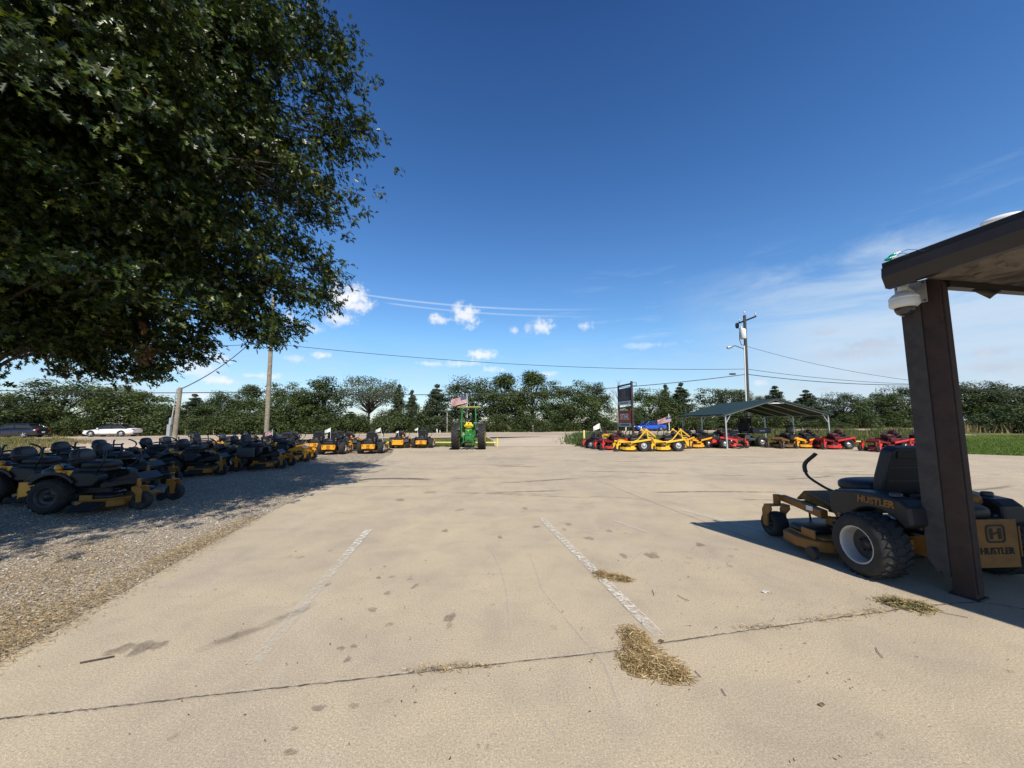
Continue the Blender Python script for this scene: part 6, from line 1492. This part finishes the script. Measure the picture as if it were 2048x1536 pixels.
    for sg in (1, -1):
        MF = M @ Matrix.Translation((0, sg*zf, 0)) @ (Matrix(((1, 0, 0, 0), (0, 0, 1, 0), (0, 1, 0, 0), (0, 0, 0, 1))) if sg > 0 else Matrix(((-1, 0, 0, 0), (0, 0, -1, 0), (0, 1, 0, 0), (0, 0, 0, 1))))
        fx = 1 if sg > 0 else -1; xc = (L-.06)/2; mb = MB(); q = [(fx*xc-.75, z(851)), (fx*xc+.75, z(851)), (fx*xc+.75, z(848.6)), (fx*xc-.75, z(848.6))]; mb.add([(a, b, .002) for a, b in q], [(0, 1, 2, 3)], 0, False, MF); mb.build('band', [M_panel], p)
sign()

# ------------------------------------------------------------------ poles and wires
def pole(px, base_py, top_py, Y, r, label, m, top_px=None):
    b = D(px, base_py, Y); b.z = 0; e = D(top_px or px, top_py, Y); t = thing('utility_pole', label, 'pole', b); e = e-b
    mb = MB(); mb.tube([(0, 0, -.2), e*.33, e*.66, e], [r, r*.93, r*.84, r*.74], 14); mb.build('pole', [m], t); return t, b, e
t1, b1, e1 = pole(531.5, 893, 592, 28.0, .165, 'tall weathered wooden pole rising into the oak leaves', M_polewood, 547)
t2, b2, e2 = pole(345, 908, 775, 20.8, .125, 'short wooden meter pole with grey boxes at the edge of the grass', M_polewood, 361)
mb = MB(); z = lambda py: D(350, py, 20.6).z
def onpole(b, e, zz, off=(0, 0)): k = zz/e.z; return Vector((e.x*k+off[0], e.y*k+off[1], zz))
q = onpole(b2, e2, (z(838)+z(847))/2, (-.20, -.10)); mb.box(q, (.13, .14, z(835)-z(849)), 0, .015); mb.build('meter_box', [M_galv], t2)
mb = MB(); q = onpole(b2, e2, (z(850)+z(876))/2, (-.24, -.10)); mb.box(q, (.17, .16, z(851)-z(879)), 0, .015); mb.build('meter_box', [M_galv], t2)
mb = MB(); q = onpole(b2, e2, z(884), (-.10, -.16)); mb.box(q, (.26, .14, z(879)-z(893)), 0, .015); mb.build('meter_box', [mat('cream_box', (.72, .70, .64), .5)], t2)
mb = MB(); mb.tube([onpole(b2, e2, z(851), (-.19, -.1)), onpole(b2, e2, z(835), (-.17, -.1)), onpole(b2, e2, z(785), (-.13, -.08)), onpole(b2, e2, z(777), (-.12, -.06))], .03, 8); mb.build('conduit', [M_galv], t2)
t3, b3, e3 = pole(1498, 876, 631, 34.0, .165, 'dark utility pole with transformer and street lamp behind the carport', M_dkpole, 1489)
zz = lambda py: D(1490, py, 34).z
op = lambda py, dx=0, dy=0: onpole(b3, e3, zz(py), (dx, dy))
mb = MB(); ca = D(1512.5, 632.5, 33.2)-b3; cb = D(1473, 648, 34.9)-b3; cd = (ca-cb); mb.tube([cb+cd*.12, ca], .075, 4); mb.build('cross_arm', [M_dkpole], t3)
for pt in (ca-cd*.04, cb+cd*.15, op(630)):
    mb = MB(); mb.lathe([(.0, .34), (.035, .33), (.07, .26), (.04, .20), (.08, .14), (.04, .08), (.02, 0)], tuple(pt), 'z', 12); mb.build('insulator', [M_silver], t3)
mb = MB(); q = cb+Vector((.05, 0, -.15)); mb.blob(q, (.32, .25, .55), 2.6); mb.tube([q+Vector((.1, 0, -.2)), q+Vector((.35, 0, -.55))], .03, 6); mb.build('cutout_fuse', [M_dkmetal], t3)
mb = MB(); q = op(669, -.33, -.22); mb.lathe([(0, .52), (.12, .50), (.23, .42), (.25, .36), (.25, -.42), (.22, -.46), (0, -.47)], tuple(q), 'z', 20); mb.cyl(q+Vector((-.1, 0, .45)), q+Vector((-.1, 0, .72)), .05, n=10); mb.build('transformer', [M_white], t3)
mb = MB(); mb.tube([q+Vector((-.30, 0, .1)), q+Vector((-.34, 0, -.5)), q+Vector((-.2, 0, -1.0)), op(690)], .03, 6); mb.tube([q+Vector((-.25, -.1, .5)), q+Vector((-.36, -.1, .2)), q+Vector((-.36, -.1, -.3))], .025, 6); mb.build('jumper_cable', [M_wire], t3)
mb = MB(); mb.tube([op(692, -.19, -.10), op(750, -.195, -.10), op(805, -.20, -.10)], .055, 8); mb.build('conduit', [M_white], t3)
mb = MB(); lh = D(1459, 694.5, 33.6)-b3; mb.tube([op(701), op(697, -.35, -.1), lh.lerp(op(697), .35)+Vector((0, 0, .18)), lh+Vector((.2, 0, .06))], .035, 8); mb.build('lamp_arm', [M_dkmetal], t3)
mb = MB(); mb.blob(lh, (.55, .28, .20), 2.2); mb.blob(lh+Vector((-.08, 0, -.09)), (.32, .22, .16), 2.0); mb.build('lamp_head', [M_galv], t3)
def wire(pts, r, label, sag=0.0, n=14):
    """pts are world points; spans sag between them"""
    path = []
    for a, b in zip(pts[:-1], pts[1:]):
        for k in range(n): u = k/n; q = Vector(a).lerp(Vector(b), u); q.z -= sag*4*u*(1-u); path.append(q)
    path.append(Vector(pts[-1])); o0 = path[0].copy(); mb = MB(); mb.tube([p-o0 for p in path], r, 5); o = mb.build('overhead_wire', [M_wire]); o.location = o0
    tag(o, label, 'wire', 'overhead wires')
W1 = lambda px, py, Y: D(px, py, Y)
ptA = b1+onpole(b1, e1, D(540, 687, 28).z); ptB = b3+op(738); ptC = b3+op(748.5); ptD = b1+onpole(b1, e1, D(537, 783, 28).z); ptE = b3+op(692); ptL = b2+e2-Vector((0, 0, .1))
wire([ptA, ptB], .020, 'thin upper wire running from the tall pole down to the lamp pole', .62, 26)
wire([ptD, ptC], .030, 'thick lower wire crossing the tree tops between the two tall poles', .85, 26)
wire([W1(-260, 718, 27), ptA], .020, 'thin wire leaving the tall pole to the left behind the oak leaves', .1)
wire([W1(-300, 768, 26.2), ptD], .030, 'thick lower wire left of the tall weathered pole', .30)
wire([ptL, b1+onpole(b1, e1, D(545, 640, 28).z)], .026, 'curved service wire climbing from the meter pole to the tall pole', .55)
wire([ptE, W1(1840, 763, 33.0), W1(2300, 812, 31)], .016, 'single wire falling from the lamp pole behind the brown post', .35)
wire([ptB, W1(1840, 768.5, 38), W1(2300, 792, 41)], .020, 'upper wire of the close pair right of the lamp pole', .25)
wire([ptC, W1(1840, 769.5, 38), W1(2300, 794, 41)], .030, 'lower thicker wire of the close pair right of the lamp pole', .30)
mb = MB(); q = D(1465, 748, 33.7); mb.blob((0, 0, 0), (.62, .14, .16), 3); o = mb.build('cable_splice', [M_wire]); o.location = q; tag(o, 'dark splice case hanging on the thick wire left of the lamp pole', 'splice case')

# ------------------------------------------------------------------ pipe rails, bollards, kerbs, reflector posts
def rail(p0, p1, z, r, posts, label):
    a, b = Vector((p0[0], p0[1], z)), Vector((p1[0], p1[1], z)); t = thing('pipe_rail', label, 'barrier', (a.x, a.y, 0)); o = Vector((a.x, a.y, 0))
    mb = MB(); mb.tube([a-o, b-o], r, 10); mb.build('rail', [M_pyel], t)
    for u in posts:
        q = a.lerp(b, u)-o; mb = MB(); mb.cyl((q.x, q.y, 0), (q.x, q.y, z-.02 if u not in (0, 1) else z+.30), r*1.25, n=10); mb.build('post', [M_pyel], t)
pa, pb = G(745, 892.8), G(994, 893.5); rail((pa.x, pa.y+.15), (pb.x, pb.y+.25), .26, .055, (0.02, .35, .7, 1), 'pale yellow pipe rail behind the tractor wheels along the grass')
pa, pb = G(1215, 892), G(1420, 891.5); rail((pa.x, pa.y+.2), (pb.x, pb.y+.2), .26, .05, (.3, .98), 'yellow pipe rail behind the bright yellow mowers')
pa, pb = G(1670, 891), G(1852, 893); rail((pa.x, pa.y+.2), (pb.x, pb.y+.2), .26, .05, (.02, .5, .98), 'yellow pipe rail along the grass behind the right red mowers')
def bollard(px, py, h, r, label, m=M_pyel):
    p = G(px, py); mb = MB(); mb.lathe([(r*1.0, 0), (r, h-.05), (r*.8, h), (0, h+.02)], (0, 0, 0), 'z', 14); o = mb.build('bollard', [m]); o.location = p; tag(o, label, 'bollard')
bollard(1168.5, 889, 1.0, .075, 'pale yellow pipe bollard in the planting bed by the red mowers')
def kerb_piece(a, b, hgt, w, label):
    a, b = Vector(a), Vector(b); mb = MB(); d = (b-a); L = d.length; mb.box((0, 0, hgt/2), (L, w, hgt+.1), 0, .04); o = mb.build('kerb', [M_conc_old]); o.location = (a+b)/2; o.rotation_euler = (0, 0, math.atan2(d.y, d.x)); tag(o, label, 'kerb')
kerb_piece(G(1146, 884), G(1141.5, 876.5), .30, .22, 'short pale kerb end at the left tip of the planting bed')
kerb_piece(G(976, 879), G(985, 884.5), .18, .22, 'slanted pale kerb end right of the tractor at the driveway')
def marker(px, top, base, label, w=.09, m=M_white, s=54.9):
    k = (px-1024)/FPX; Y = s/(0.982-0.191*k); p = D(px, base, Y); z0 = zg(p.x, p.y)-.05; h = D(px, top, Y).z-z0
    mb = MB(); mb.box((0, 0, h/2), (w, .06, h), 0, .012); mb.blob((0, 0, h), (w*1.1, .07, .08), 2.4); o = mb.build('marker_post', [m]); o.location = (p.x, p.y, z0); tag(o, label, 'post', 'posts along the highway verge')
M_gpost = mat('grey_fence_post', (.36, .35, .32), .8)
marker(894, 826, 866, 'tallest thin grey post on the verge left of the tractor', .10, M_gpost)
marker(778.5, 845, 866, 'thin pale post on the verge above the left small mower', .07)
marker(874, 858, 866, 'short white post on the verge beside the tallest grey post', .16)
marker(880, 861, 866, 'lowest white stub on the verge between the tallest grey post and the tractor')
marker(371, 862, 868, 'small white post on the verge just right of the meter pole')
marker(414, 862, 868, 'small white post on the verge between the two left poles')
marker(427, 861, 868, 'white post on the verge left of the raised black levers', .14)
marker(1066, 851, 863, 'wide pale post on the verge above the driveway mouth', .22)
marker(1077, 855, 863, 'white post right beside the wide pale post above the driveway', .12)
marker(1252, 850, 860, 'white post on the verge seen between the two sign posts', .12)
marker(1357, 853, 859, 'small white post on the verge right of the small striped flag')
marker(1387, 853, 859, 'small white post on the verge seen below the left end of the carport')
marker(1672, 850, 857, 'small pale post on the verge right of the carport')
marker(1717, 850, 857, 'small yellow topped post on the verge above the right red mowers', .08, M_pyel)
